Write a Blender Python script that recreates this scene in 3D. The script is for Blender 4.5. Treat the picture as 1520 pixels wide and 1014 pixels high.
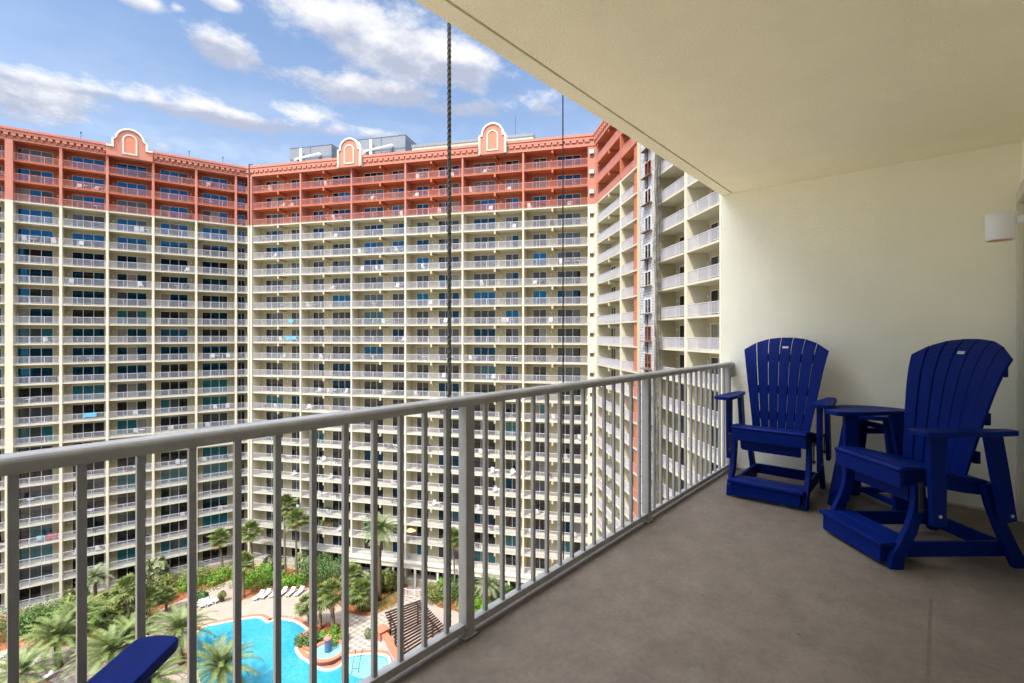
import bpy, bmesh, math, random
from math import sin, cos, tan, pi, radians, sqrt, atan, atan2
from mathutils import Vector, Matrix

random.seed(7)
scene = bpy.context.scene
for o in list(bpy.data.objects):
    bpy.data.objects.remove(o)
COL = scene.collection

# ------------------------------------------------------------------ camera
CAM_H = 1.385                 # eye above the balcony floor (floor top is z = 0)
YAW = radians(41.04)          # view direction measured from the railing line (X axis)
FPX, HOR = 733.0, 497.0       # focal length and horizon in photo pixels (1520 x 1014)
cam_d = bpy.data.cameras.new('camera')
cam = bpy.data.objects.new('camera', cam_d)
COL.objects.link(cam)
cam.location = (0, 0, CAM_H)
cam.rotation_euler = (pi / 2, 0, YAW - pi / 2)
cam_d.sensor_width = 36
cam_d.lens = FPX / 1520 * 36
cam_d.shift_y = -(507 - HOR) / 1520
cam_d.clip_start = 0.05
cam_d.clip_end = 6000
scene.camera = cam

# ------------------------------------------------------------------ light
SUN_AZ, SUN_EL = radians(187), radians(56)
scene.view_settings.view_transform = 'Standard'
scene.view_settings.look = 'None'
scene.view_settings.gamma = 1
scene.view_settings.use_curve_mapping = False
scene.view_settings.exposure = 1.52

sun_d = bpy.data.lights.new('sun', 'SUN')
sun_d.energy = 2.0
sun_d.angle = radians(0.5)
sun_d.color = (1.0, 0.94, 0.85)
sun = bpy.data.objects.new('sun', sun_d)
COL.objects.link(sun)
sdir = Vector((cos(SUN_AZ) * cos(SUN_EL), sin(SUN_AZ) * cos(SUN_EL), sin(SUN_EL)))
sun.rotation_euler = sdir.to_track_quat('Z', 'Y').to_euler()
sun.location = (0, 0, 80)

world = bpy.data.worlds.new('World')
scene.world = world
world.use_nodes = True
SKY_STRENGTH = 0.085


def build_world():
    nt = world.node_tree
    N, L = nt.nodes, nt.links
    N.clear()
    out = N.new('ShaderNodeOutputWorld')
    bg = N.new('ShaderNodeBackground')
    bg.inputs['Strength'].default_value = SKY_STRENGTH
    L.new(bg.outputs[0], out.inputs[0])
    sky = N.new('ShaderNodeTexSky')
    sky.sky_type = 'NISHITA'
    sky.sun_disc = False
    sky.sun_elevation = SUN_EL
    sky.sun_rotation = pi / 2 - SUN_AZ       # Blender measures it clockwise from +Y
    sky.air_density = 1.0
    sky.dust_density = 1.3
    sky.ozone_density = 1.6
    tc = N.new('ShaderNodeTexCoord')
    sep = N.new('ShaderNodeSeparateXYZ')
    L.new(tc.outputs['Generated'], sep.inputs[0])

    def math_(op, a, b=None, c=None, clamp=False):
        n = N.new('ShaderNodeMath')
        n.operation = op
        n.use_clamp = clamp
        for i, v in enumerate((a, b, c)):
            if v is None:
                continue
            if isinstance(v, (int, float)):
                n.inputs[i].default_value = v
            else:
                L.new(v, n.inputs[i])
        return n.outputs[0]

    x, y, z = sep.outputs
    az = math_('ARCTAN2', y, x)
    el = math_('ARCSINE', z)
    # clouds: noise on a flat cloud layer above, so they crowd towards the horizon
    zz = math_('ADD', math_('MAXIMUM', z, 0.0), 0.16)
    comb = N.new('ShaderNodeCombineXYZ')
    L.new(math_('DIVIDE', x, zz), comb.inputs[0])
    L.new(math_('DIVIDE', y, zz), comb.inputs[1])

    def noise(scale, detail, rough, loc):
        mp = N.new('ShaderNodeMapping')
        mp.inputs['Location'].default_value = loc
        L.new(comb.outputs[0], mp.inputs[0])
        n = N.new('ShaderNodeTexNoise')
        n.inputs['Scale'].default_value = scale
        n.inputs['Detail'].default_value = detail
        n.inputs['Roughness'].default_value = rough
        L.new(mp.outputs[0], n.inputs[0])
        return n.outputs[0]
    n1 = noise(5.2, 11, 0.68, (3.1, 1.7, 0))
    n2 = noise(11.0, 6, 0.6, (0.4, 8.3, 2))
    # cloud banks: (azimuth, elevation, half width, half height, weight)
    banks = [(335, 68, 66, 27, .95), (285, 50, 26, 14, .6), (505, 27, 100, 30, .92), (600, 20, 42, 24, .75), (610, 84, 155, 33, 1.0), (545, 133, 135, 20, .98),
             (690, 98, 75, 34, .92), (45, 138, 115, 36, 1.0), (10, 104, 45, 17, .75), (200, 147, 125, 9, .72), (330, 172, 190, 19, .88), (445, 168, 70, 18, .75),
             (700, 161, 95, 15, .72), (805, 152, 60, 20, .55), (210, 2, 42, 12, .85), (330, 4, 36, 10, .85), (262, 12, 15, 8, .6), (120, 195, 260, 13, .62), (480, 190, 200, 13, .62)]
    total = None
    shade = None
    for (px, py, w, h, wt) in banks:
        r = (px - 760) / FPX
        a0 = YAW - atan(r)
        e0 = atan((HOR - py) / FPX / sqrt(1 + r * r))
        k = 1 / (1 + r * r)
        wa = 1.12 * w / FPX * k
        ha = 1.12 * h / FPX / sqrt(1 + r * r)
        da = math_('MULTIPLY', math_('SUBTRACT', az, a0), 1 / wa)
        de = math_('MULTIPLY', math_('SUBTRACT', el, e0), 1 / ha)
        q = math_('ADD', math_('MULTIPLY', da, da), math_('MULTIPLY', de, de))
        g = math_('MULTIPLY', math_('POWER', 2.718, math_('MULTIPLY', q, -1.0)), wt)
        sh = math_('MULTIPLY', g, de)
        total = g if total is None else math_('MAXIMUM', total, g)
        shade = sh if shade is None else math_('ADD', shade, sh)
    # banks plus a light scatter everywhere
    dens = math_('ADD', math_('MULTIPLY', total, 0.92), math_('MULTIPLY', math_('SUBTRACT', n1, 0.5), 1.7))
    dens = math_('SUBTRACT', dens, 0.26)
    # unseen cloud field added overhead and behind the viewer as fill light
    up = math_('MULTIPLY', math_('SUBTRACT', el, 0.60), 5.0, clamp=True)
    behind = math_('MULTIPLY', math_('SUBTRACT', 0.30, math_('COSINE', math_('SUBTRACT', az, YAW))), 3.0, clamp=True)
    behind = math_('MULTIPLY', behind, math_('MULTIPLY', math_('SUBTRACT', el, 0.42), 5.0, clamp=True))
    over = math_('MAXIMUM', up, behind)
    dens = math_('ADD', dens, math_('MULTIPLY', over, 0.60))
    mr = N.new('ShaderNodeMapRange')
    mr.interpolation_type = 'SMOOTHSTEP'
    mr.inputs['From Min'].default_value = 0.0
    mr.inputs['From Max'].default_value = 0.50
    mr.inputs['To Max'].default_value = 0.96
    L.new(dens, mr.inputs['Value'])
    # thin veil of haze and streaks towards the roofline
    n3 = noise(2.6, 7, 0.6, (7.7, 2.2, 5))
    veil = math_('MULTIPLY', math_('MULTIPLY', math_('SUBTRACT', 0.50, el), 1.9, clamp=True), math_('MULTIPLY_ADD', n3, 1.9, -0.32), clamp=True)
    cover = math_('MAXIMUM', mr.outputs[0], veil)
    # lit tops, grey undersides
    sv = math_('ADD', math_('MULTIPLY', shade, 0.9), math_('MULTIPLY', math_('SUBTRACT', n2, 0.5), 1.6))
    ms = N.new('ShaderNodeMapRange')
    ms.interpolation_type = 'SMOOTHSTEP'
    ms.inputs['From Min'].default_value = -0.45
    ms.inputs['From Max'].default_value = 0.40
    L.new(sv, ms.inputs['Value'])
    cc = N.new('ShaderNodeMixRGB')
    cc.inputs[1].default_value = (2.15, 2.35, 2.95, 1)
    cc.inputs[2].default_value = (4.3, 4.3, 4.4, 1)
    L.new(ms.outputs[0], cc.inputs[0])
    br = N.new('ShaderNodeVectorMath')
    br.operation = 'SCALE'
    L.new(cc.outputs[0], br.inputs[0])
    L.new(math_('ADD', math_('MULTIPLY', over, 8.6), 1.0), br.inputs['Scale'])  # added clouds out of view are overbright, to fill the balcony and recesses
    mix = N.new('ShaderNodeMixRGB')
    L.new(cover, mix.inputs[0])
    L.new(sky.outputs[0], mix.inputs[1])
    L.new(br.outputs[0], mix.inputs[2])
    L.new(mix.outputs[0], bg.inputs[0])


build_world()

# ------------------------------------------------------------------ helpers
CY, SY = cos(YAW), sin(YAW)
GROUND = -39.915


def W(R, F):
    """right / forward distances from the eye -> world x, y"""
    return (CY * F + SY * R, SY * F - CY * R)


def at(px, py, z=GROUND):
    """the point at height z seen in photo pixel (px, py)"""
    F = (CAM_H - z) * FPX / (py - HOR)
    x, y = W((px - 760) / FPX * F, F)
    return Vector((x, y, z))


def mat(name, col, rough=0.7, spec=0.3, metal=0.0, var=0.0, vscale=3.0, bump=0.0, bscale=60.0, detail=5.0, col2=None, coat=0.0, ior=None):
    m = bpy.data.materials.new(name)
    m.use_nodes = True
    nt = m.node_tree
    N, L = nt.nodes, nt.links
    b = N['Principled BSDF']
    b.inputs['Roughness'].default_value = rough
    b.inputs['Specular IOR Level'].default_value = spec
    b.inputs['Metallic'].default_value = metal
    if coat:
        b.inputs['Coat Weight'].default_value = coat
    if ior:
        b.inputs['IOR'].default_value = ior
    b.inputs['Base Color'].default_value = (*col, 1)
    tc = N.new('ShaderNodeTexCoord')
    if var > 0 or col2:
        n = N.new('ShaderNodeTexNoise')
        n.inputs['Scale'].default_value = vscale
        n.inputs['Detail'].default_value = detail
        n.inputs['Roughness'].default_value = 0.65
        L.new(tc.outputs['Object'], n.inputs[0])
        cr = N.new('ShaderNodeValToRGB')
        c2 = col2 or tuple(c * (1 - var) for c in col)
        c1 = col if col2 else tuple(min(1, c * (1 + var)) for c in col)
        cr.color_ramp.elements[0].position = 0.34
        cr.color_ramp.elements[1].position = 0.66
        cr.color_ramp.elements[0].color = (*c2, 1)
        cr.color_ramp.elements[1].color = (*c1, 1)
        L.new(n.outputs[0], cr.inputs[0])
        L.new(cr.outputs[0], b.inputs['Base Color'])
    if bump > 0:
        n = N.new('ShaderNodeTexNoise')
        n.inputs['Scale'].default_value = bscale
        n.inputs['Detail'].default_value = 4
        L.new(tc.outputs['Object'], n.inputs[0])
        bp = N.new('ShaderNodeBump')
        bp.inputs['Strength'].default_value = bump
        bp.inputs['Distance'].default_value = 0.01
        L.new(n.outputs[0], bp.inputs['Height'])
        L.new(bp.outputs[0], b.inputs['Normal'])
    return m


class MB:
    def __init__(self):
        self.v, self.f, self.m = [], [], []

    def quad(self, pts, mi=0):
        i = len(self.v)
        self.v += [tuple(p) for p in pts]
        self.f.append(tuple(range(i, i + len(pts))))
        self.m.append(mi)

    def hexa(self, p, mi=0):
        """8 points: bottom ring of 4, top ring of 4"""
        i = len(self.v)
        self.v += [tuple(q) for q in p]
        for f in ((3, 2, 1, 0), (4, 5, 6, 7), (0, 1, 5, 4), (1, 2, 6, 5), (2, 3, 7, 6), (3, 0, 4, 7)):
            self.f.append(tuple(i + k for k in f))
            self.m.append(mi)

    def box(self, x0, x1, y0, y1, z0, z1, mi=0, M=None):
        p = [(x0, y0, z0), (x1, y0, z0), (x1, y1, z0), (x0, y1, z0), (x0, y0, z1), (x1, y0, z1), (x1, y1, z1), (x0, y1, z1)]
        if M:
            p = [M(*q) for q in p]
        self.hexa(p, mi)

    def prism(self, poly, z0, z1, mi=0, M=None, caps=True):
        n = len(poly)
        i = len(self.v)
        f = M or (lambda x, y, z: (x, y, z))
        self.v += [tuple(f(x, y, z0)) for x, y in poly] + [tuple(f(x, y, z1)) for x, y in poly]
        if caps:
            self.f.append(tuple(i + k for k in reversed(range(n))))
            self.f.append(tuple(i + n + k for k in range(n)))
            self.m += [mi, mi]
        for k in range(n):
            k2 = (k + 1) % n
            self.f.append((i + k, i + k2, i + n + k2, i + n + k))
            self.m.append(mi)

    def tube(self, pts, rad, n=8, mi=0, caps=True):
        pts = [Vector(p) for p in pts]
        rads = rad if isinstance(rad, (list, tuple)) else [rad] * len(pts)
        i0 = len(self.v)
        ref = Vector((0, 0, 1))
        for k, p in enumerate(pts):
            a = pts[max(0, k - 1)]
            b = pts[min(len(pts) - 1, k + 1)]
            d = (b - a).normalized()
            r = ref if abs(d.dot(ref)) < 0.95 else Vector((1, 0, 0))
            u = d.cross(r).normalized()
            w = d.cross(u).normalized()
            for j in range(n):
                an = 2 * pi * j / n
                self.v.append(tuple(p + (u * cos(an) + w * sin(an)) * rads[k]))
        for k in range(len(pts) - 1):
            for j in range(n):
                j2 = (j + 1) % n
                self.f.append((i0 + k * n + j, i0 + k * n + j2, i0 + (k + 1) * n + j2, i0 + (k + 1) * n + j))
                self.m.append(mi)
        if caps:
            self.f.append(tuple(i0 + j for j in reversed(range(n))))
            e = i0 + (len(pts) - 1) * n
            self.f.append(tuple(e + j for j in range(n)))
            self.m += [mi, mi]

    def lathe(self, prof, n=24, mi=0, c=(0, 0, 0)):
        i0 = len(self.v)
        for r, z in prof:
            for j in range(n):
                a = 2 * pi * j / n
                self.v.append((c[0] + r * cos(a), c[1] + r * sin(a), c[2] + z))
        for k in range(len(prof) - 1):
            for j in range(n):
                j2 = (j + 1) % n
                self.f.append((i0 + k * n + j, i0 + k * n + j2, i0 + (k + 1) * n + j2, i0 + (k + 1) * n + j))
                self.m.append(mi)

    def ribbon(self, pts, widths, y0, y1, mi=0):
        """plank whose side outline follows pts (x, z) with the given widths, from y0 to y1"""
        a, b = [], []
        n = len(pts)
        for k in range(n):
            p0 = Vector(pts[max(0, k - 1)])
            p1 = Vector(pts[min(n - 1, k + 1)])
            d = (p1 - p0).normalized()
            nn = Vector((-d.y, d.x))
            w = widths[k] / 2 if isinstance(widths, (list, tuple)) else widths / 2
            a.append(Vector(pts[k]) + nn * w)
            b.append(Vector(pts[k]) - nn * w)
        for k in range(n - 1):
            q = [a[k], b[k], b[k + 1], a[k + 1]]
            i = len(self.v)
            self.v += [(p.x, y0, p.y) for p in q] + [(p.x, y1, p.y) for p in q]
            fs = [(0, 1, 2, 3), (7, 6, 5, 4), (1, 0, 4, 5), (3, 2, 6, 7)]
            if k == 0:
                pass
            if k == 0:
                fs.append((0, 4, 5, 1)[::-1])
            if k == n - 2:
                fs.append((2, 6, 7, 3)[::-1])
            # long faces
            fs = [(0, 1, 2, 3), (7, 6, 5, 4), (1, 5, 6, 2), (0, 3, 7, 4)]
            if k == 0:
                fs.append((0, 4, 5, 1))
            if k == n - 2:
                fs.append((3, 2, 6, 7))
            for f in fs:
                self.f.append(tuple(i + t for t in f))
                self.m.append(mi)

    def mesh(self, name, mats, smooth=False, merge=False):
        me = bpy.data.meshes.new(name)
        me.from_pydata(self.v, [], self.f)
        mats = mats if isinstance(mats, (list, tuple)) else [mats]
        for m in mats:
            me.materials.append(m)
        if len(mats) > 1:
            me.polygons.foreach_set('material_index', self.m)
        if merge:
            bm = bmesh.new()
            bm.from_mesh(me)
            bmesh.ops.remove_doubles(bm, verts=bm.verts, dist=1e-5)
            bmesh.ops.recalc_face_normals(bm, faces=bm.faces)
            bm.to_mesh(me)
            bm.free()
        if smooth:
            me.polygons.foreach_set('use_smooth', [True] * len(me.polygons))
        me.update()
        return me

    def build(self, name, mats, parent=None, smooth=False, bevel=0.0, merge=False):
        if bevel:
            merge = True
        o = link(name, self.mesh(name, mats, smooth, merge), parent)
        if bevel:
            b = o.modifiers.new('bevel', 'BEVEL')
            b.width = bevel
            b.segments = 2
            b.limit_method = 'ANGLE'
            b.angle_limit = radians(40)
        return o


def link(name, data, parent=None):
    o = bpy.data.objects.new(name, data)
    COL.objects.link(o)
    if parent:
        o.parent = parent
    return o


def tag(o, label=None, cat=None, group=None, kind=None):
    for k, v in (('label', label), ('category', cat), ('group', group), ('kind', kind)):
        if v:
            o[k] = v
    return o


def thing(name, label, cat, loc=(0, 0, 0), rz=0, group=None):
    o = link(name, None)
    o.location = loc
    o.rotation_euler.z = rz
    o.empty_display_size = 0.2
    return tag(o, label, cat, group)


def dup(root, loc, rz=None, label=None, scale=None):
    kids = [(c, list(c.children)) for c in root.children]
    r = root.copy()
    COL.objects.link(r)
    r.location = loc
    if rz is not None:
        r.rotation_euler.z = rz
    if label:
        r['label'] = label
    if scale:
        r.scale = scale if isinstance(scale, tuple) else (scale,) * 3
    for c, gs in kids:
        d = c.copy()
        COL.objects.link(d)
        d.parent = r
        for g in gs:
            e = g.copy()
            COL.objects.link(e)
            e.parent = d
    return r


# ------------------------------------------------------------------ materials
M = {}
M['cream'] = mat('cream_stucco', (.405, .366, .238), .85, .2, var=.05, vscale=.25)
M['red'] = mat('terracotta_stucco', (.40, .125, .066), .85, .2, var=.06, vscale=.25)
M['pink'] = mat('pink_stucco', (.44, .18, .13), .85, .2, var=.05, vscale=.4)
M['slab'] = mat('cream_slab_edge', (.47, .445, .345), .8, .2, var=.04, vscale=.4)
M['pier'] = mat('pale_cream_pier', (.54, .505, .385), .85, .2, var=.05, vscale=.3)
M['trim'] = mat('cream_trim', (.56, .53, .44), .8, .2)
M['white'] = mat('white_paint', (.58, .58, .58), .5, .4)
M['rail_white'] = mat('white_railing_paint', (.44, .437, .475), .5, .3)
M['rail_red'] = mat('pink_railing_paint', (.48, .21, .18), .5, .3)
M['frame'] = mat('white_window_frame', (.66, .66, .64), .5, .4)
M['roof'] = mat('roof_membrane', (.42, .41, .39), .9, .2, var=.1, vscale=.5)
M['glass_dark'] = mat('dark_glazing', (.007, .009, .011), .03, .5, ior=1.5)
M['glass_blue'] = mat('blue_glazing', (.007, .068, .145), .03, .5, metal=.85)
M['glass_teal'] = mat('teal_glazing', (.008, .10, .125), .04, .5, ior=1.5)
M['glass_grey'] = mat('curtained_glazing', (.030, .042, .055), .05, .5, ior=1.6)
M['vent_dark'] = mat('vent_grille', (.10, .09, .08), .7, .2)
M['metal_grey'] = mat('cooling_tower_steel', (.17, .185, .205), .5, .5, metal=.2, var=.06, vscale=.7)
M['metal_blue'] = mat('cooling_tower_louvre', (.10, .13, .19), .6, .4)
M['pipe'] = mat('white_pipe', (.75, .75, .74), .5, .4)
M['dark_pipe'] = mat('dark_pipe', (.06, .045, .045), .6, .3)

# balcony
M['floor'] = mat('balcony_concrete', (.205, .165, .128), .62, .3, var=0, bump=.25, bscale=160)
M['ceil'] = mat('ceiling_stucco', (.87, .845, .63), .9, .12, var=.03, vscale=1.6, bump=.6, bscale=75)
M['wall'] = mat('wall_stucco', (.88, .855, .715), .85, .15, var=.02, vscale=1.1, bump=.5, bscale=85)
M['rail'] = mat('railing_aluminium', (.305, .302, .292), .36, .5, metal=.0, var=.09, vscale=14)
M['blue'] = mat('royal_blue_board', (.0003, .0112, .128), .46, .08, var=.10, vscale=14, bump=.12, bscale=220)
M['steel'] = mat('steel_bolt', (.55, .55, .56), .3, .5, metal=1)
M['rope'] = mat('wire_rope', (.13, .14, .135), .5, .4, metal=.35, var=.2, vscale=30)
M['cable'] = mat('dark_cable', (.018, .020, .028), .5, .4)
M['lamp_white'] = mat('lamp_white', (.72, .73, .76), .45, .4)
M['lamp_warm'] = mat('lamp_lining', (.80, .42, .25), .4, .4)


def floor_nodes():
    nt = M['floor'].node_tree
    N, L = nt.nodes, nt.links
    b = N['Principled BSDF']
    tc = N.new('ShaderNodeTexCoord')
    cols = []
    prev = None
    for sc, de, lo, hi, c0, c1 in ((.9, 3, .3, .7, (.162, .129, .098), (.198, .161, .125)), (6, 14, .36, .66, (.80, .79, .78), (1.12, 1.12, 1.12)), (38, 8, .36, .64, (.88, .88, .88), (1.10, 1.10, 1.10)),
                                   (330, 2, .3, .7, (.74, .74, .74), (1.24, 1.24, 1.24))):
        n = N.new('ShaderNodeTexNoise')
        n.inputs['Scale'].default_value = sc
        n.inputs['Detail'].default_value = de
        n.inputs['Roughness'].default_value = .72
        L.new(tc.outputs['Object'], n.inputs[0])
        cr = N.new('ShaderNodeValToRGB')
        cr.color_ramp.elements[0].position = lo
        cr.color_ramp.elements[1].position = hi
        cr.color_ramp.elements[0].color = (*c0, 1)
        cr.color_ramp.elements[1].color = (*c1, 1)
        L.new(n.outputs[0], cr.inputs[0])
        if prev is None:
            prev = cr.outputs[0]
        else:
            mx = N.new('ShaderNodeMixRGB')
            mx.blend_type = 'MULTIPLY'
            mx.inputs[0].default_value = 1
            L.new(prev, mx.inputs[1])
            L.new(cr.outputs[0], mx.inputs[2])
            prev = mx.outputs[0]
    # pale scuffs
    n = N.new('ShaderNodeTexNoise')
    n.inputs['Scale'].default_value = 4.2
    n.inputs['Detail'].default_value = 12
    n.inputs['Roughness'].default_value = .75
    L.new(tc.outputs['Object'], n.inputs[0])
    cr = N.new('ShaderNodeValToRGB')
    cr.color_ramp.elements[0].position = .60
    cr.color_ramp.elements[1].position = .74
    cr.color_ramp.elements[0].color = (0, 0, 0, 1)
    cr.color_ramp.elements[1].color = (.55, .55, .55, 1)
    L.new(n.outputs[0], cr.inputs[0])
    mx = N.new('ShaderNodeMixRGB')
    L.new(cr.outputs[0], mx.inputs[0])
    L.new(prev, mx.inputs[1])
    mx.inputs[2].default_value = (.25, .225, .20, 1)
    # small dark drip spots
    v = N.new('ShaderNodeTexVoronoi')
    v.inputs['Scale'].default_value = 5.5
    L.new(tc.outputs['Object'], v.inputs[0])
    cr = N.new('ShaderNodeValToRGB')
    cr.color_ramp.elements[0].position = .035
    cr.color_ramp.elements[1].position = .075
    cr.color_ramp.elements[0].color = (.62, .60, .58, 1)
    cr.color_ramp.elements[1].color = (1, 1, 1, 1)
    L.new(v.outputs['Distance'], cr.inputs[0])
    m2 = N.new('ShaderNodeMixRGB')
    m2.blend_type = 'MULTIPLY'
    m2.inputs[0].default_value = .8
    L.new(mx.outputs[0], m2.inputs[1])
    L.new(cr.outputs[0], m2.inputs[2])
    # grime gathered along the slab edge under the railing
    sp = N.new('ShaderNodeSeparateXYZ')
    L.new(tc.outputs['Object'], sp.inputs[0])
    na = N.new('ShaderNodeTexNoise')
    na.inputs['Scale'].default_value = 7
    na.inputs['Detail'].default_value = 8
    L.new(tc.outputs['Object'], na.inputs[0])
    ad = N.new('ShaderNodeMath')
    ad.operation = 'MULTIPLY_ADD'
    L.new(na.outputs[0], ad.inputs[0])
    ad.inputs[1].default_value = .34
    L.new(sp.outputs[1], ad.inputs[2])
    mr = N.new('ShaderNodeMapRange')
    mr.inputs['From Min'].default_value = 1.66
    mr.inputs['From Max'].default_value = 1.84
    mr.inputs['To Max'].default_value = .55
    L.new(ad.outputs[0], mr.inputs[0])
    m3 = N.new('ShaderNodeMixRGB')
    L.new(mr.outputs[0], m3.inputs[0])
    L.new(m2.outputs[0], m3.inputs[1])
    m3.inputs[2].default_value = (.10, .085, .07, 1)
    L.new(m3.outputs[0], b.inputs['Base Color'])


floor_nodes()

# ------------------------------------------------------------------ our balcony
EDGE, HOUSE, ENDX, LEFTX = 1.75, -0.455, 5.38, -3.2
SLABZ = 2.855


def balcony():
    b = MB()
    b.box(LEFTX, ENDX + .0, HOUSE, EDGE, -.16, 0)
    o = b.build('floor', M['floor'])
    tag(o, kind='structure')
    b = MB()
    b.box(LEFTX, ENDX + .0, HOUSE, EDGE - .115, SLABZ, SLABZ + .16)
    b.box(LEFTX, ENDX + .0, EDGE - .113, EDGE - .107, SLABZ + .010, SLABZ + .16)   # drip groove
    b.box(LEFTX, ENDX + .0, EDGE - .105, EDGE, SLABZ - .003, SLABZ + .16)
    o = b.build('ceiling', M['ceil'], bevel=.006)
    tag(o, kind='structure')
    b = MB()
    b.box(ENDX, ENDX + .2, HOUSE - .2, EDGE + .012, -.17, SLABZ + .19)
    o = b.build('end_wall', M['wall'])
    tag(o, kind='structure')
    b = MB()
    b.box(LEFTX - .2, ENDX - .001, HOUSE - .2, HOUSE - .001, -.17, SLABZ + .17)
    o = b.build('house_wall', M['wall'])
    tag(o, kind='structure')
    b = MB()
    b.box(LEFTX - .2, LEFTX, HOUSE, EDGE + .012, -.17, SLABZ + .19)
    o = b.build('side_wall', M['wall'])
    tag(o, kind='structure')
    # door casing just this side of the corner
    t = thing('door_casing', 'cream painted door casing at the right edge of the balcony wall', 'door frame', (5.1, HOUSE, 0))
    b = MB()
    b.box(.12, .21, 0, .035, .004, 2.45)
    b.build('jamb', M['trim'], t, bevel=.004)
    b = MB()
    b.box(-.9, .118, 0, .035, 2.36, 2.45)
    b.build('lintel', M['trim'], t, bevel=.004)
    # skirting of the end wall: thin pale caulk strip
    b = MB()
    b.box(ENDX - .012, ENDX - .0005, HOUSE + .04, EDGE - .12, .001, .022)
    o = b.build('skirting', M['trim'])
    tag(o, kind='structure')
    # shallow control joint in the floor
    b = MB()
    b.box(.6, 3.4, .036, .050, .0004, .0012)
    o = b.build('floor_joint', mat('joint_filler', (.148, .120, .093), .8, .2, var=.2, vscale=20))
    tag(o, kind='structure')


balcony()


def our_railing():
    y = 1.655
    t = thing('balcony_railing', 'grey painted metal railing with square balusters along the balcony edge', 'railing', (0, y, 0))
    posts = [1.582 - 1.845 * 2, 1.582 - 1.845, 1.582, 1.582 + 1.845, 5.262]
    # top rail: rounded cap profile
    b = MB()
    prof = []
    w, h = .031, .046
    for k in range(13):
        a = pi * k / 12
        prof.append((w * cos(a), h * .45 + h * .55 * sin(a)))
    prof = [(w, 0)] + prof + [(-w, 0)]
    prof = prof[::-1]
    i0 = []
    b.prism(prof, LEFTX + .002, ENDX - .002, M=lambda p, q, s: (s, p, 1.060 + q))
    o = b.build('top_rail', M['rail'], t)
    for p in o.data.polygons:
        p.use_smooth = abs(p.normal.x) < .5 and p.normal.z > .05
    pb = MB()
    pb.box(-.0265, .0265, -.0265, .0265, .004, 1.062)
    pb.box(-.04, .04, -.034, .034, .002, .010)
    pm = None
    for x in posts:
        if pm is None:
            o = pb.build('post', M['rail'], t, bevel=.002)
            pm = o
        else:
            o = pm.copy()
            COL.objects.link(o)
        o.location = (x, 0, 0)
    bb = MB()
    bb.box(-.0098, .0098, -.0098, .0098, .062, 1.062)
    first = None
    for k in range(len(posts) - 1):
        x0, x1 = posts[k], posts[k + 1]
        b = MB()
        b.box(x0 + .0275, x1 - .0275, -.02, .02, .030, .066)
        b.build('bottom_rail', M['rail'], t, bevel=.003)
        n = 15
        for i in range(1, n):
            x = x0 + (x1 - x0) * i / n
            if first is None:
                o = first = bb.build('baluster', M['rail'], t, bevel=.0015)
            else:
                o = first.copy()
                COL.objects.link(o)
            o.location = (x, 0, 0)
    b = MB()
    b.box(posts[-1] + .028, ENDX - .001, -.03, .03, .95, 1.05)
    b.box(posts[-1] + .028, ENDX - .001, -.03, .03, .02, .10)
    b.build('wall_bracket', M['rail'], t, bevel=.002)


our_railing()


def ropes():
    b = MB()
    x0, y0 = 1.645, 1.845
    z0, z1, pitch = -4.0, 6.0, .085
    steps = int((z1 - z0) / pitch * 9)
    for s in range(3):
        pts = []
        for k in range(steps + 1):
            z = z0 + (z1 - z0) * k / steps
            a = 2 * pi * (z / pitch) + s * 2 * pi / 3
            pts.append((x0 + .0052 * cos(a), y0 + .0052 * sin(a), z))
        b.tube(pts, .0058, 6)
        b.tube([(x0 + .004 * cos(s * 2.1), y0 + .004 * sin(s * 2.1), z1), (x0 + .004 * cos(s * 2.1), y0 + .004 * sin(s * 2.1), 32.5)], .006, 6)
        b.tube([(x0 + .004 * cos(s * 2.1), y0 + .004 * sin(s * 2.1), GROUND + .02), (x0 + .004 * cos(s * 2.1), y0 + .004 * sin(s * 2.1), z0)], .006, 6)
    o = b.build('rope', M['rope'], smooth=True)
    tag(o, 'thick twisted grey wire rope hanging down just outside the railing', 'rope')
    b = MB()
    x0, y0 = 2.625, 1.85
    b.tube([(x0, y0, 32.5), (x0, y0, 6), (x0 + .002, y0, 2), (x0 + .006, y0, 0), (x0 + .006, y0, GROUND + .02)], .0042, 8)
    o = b.build('cable', M['cable'], smooth=True)
    tag(o, 'thin straight dark cable hanging in front of the tower, right of the thick rope', 'cable')


ropes()


def wall_lamp():
    t = thing('wall_lamp', 'white cylinder wall lamp on a short bracket by the door', 'wall lamp', (4.0, -.255, 0))
    # the cylinder hangs off the house wall on a flat arm
    zc, r, h = 1.385 + .622, .064, .158
    b = MB()
    b.lathe([(r - .006, -h / 2 + .004), (r - .003, -h / 2), (r, -h / 2 + .003), (r, h / 2 - .003), (r - .003, h / 2), (r - .006, h / 2 - .004)], 40, 0, (0, 0, zc))
    b.build('lamp_shade', M['lamp_white'], t, smooth=True)
    b = MB()
    b.lathe([(r - .006, -h / 2 + .004), (r - .006, -.01), (.0005, -.01)], 40, 0, (0, 0, zc))
    b.lathe([(r - .006, h / 2 - .004), (r - .006, .01), (.0005, .01)], 40, 0, (0, 0, zc))
    b.build('lining', M['lamp_warm'], t, smooth=True)
    b = MB()
    b.box(-.022, .022, HOUSE + .255 + .012, -r + .002, zc + .012, zc + .05)
    b.build('bracket', M['lamp_white'], t, bevel=.003)
    b = MB()
    b.box(-.055, .055, HOUSE + .255, HOUSE + .255 + .012, zc - .06, zc + .10)
    b.build('backplate', M['lamp_white'], t, bevel=.003)


wall_lamp()


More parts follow.
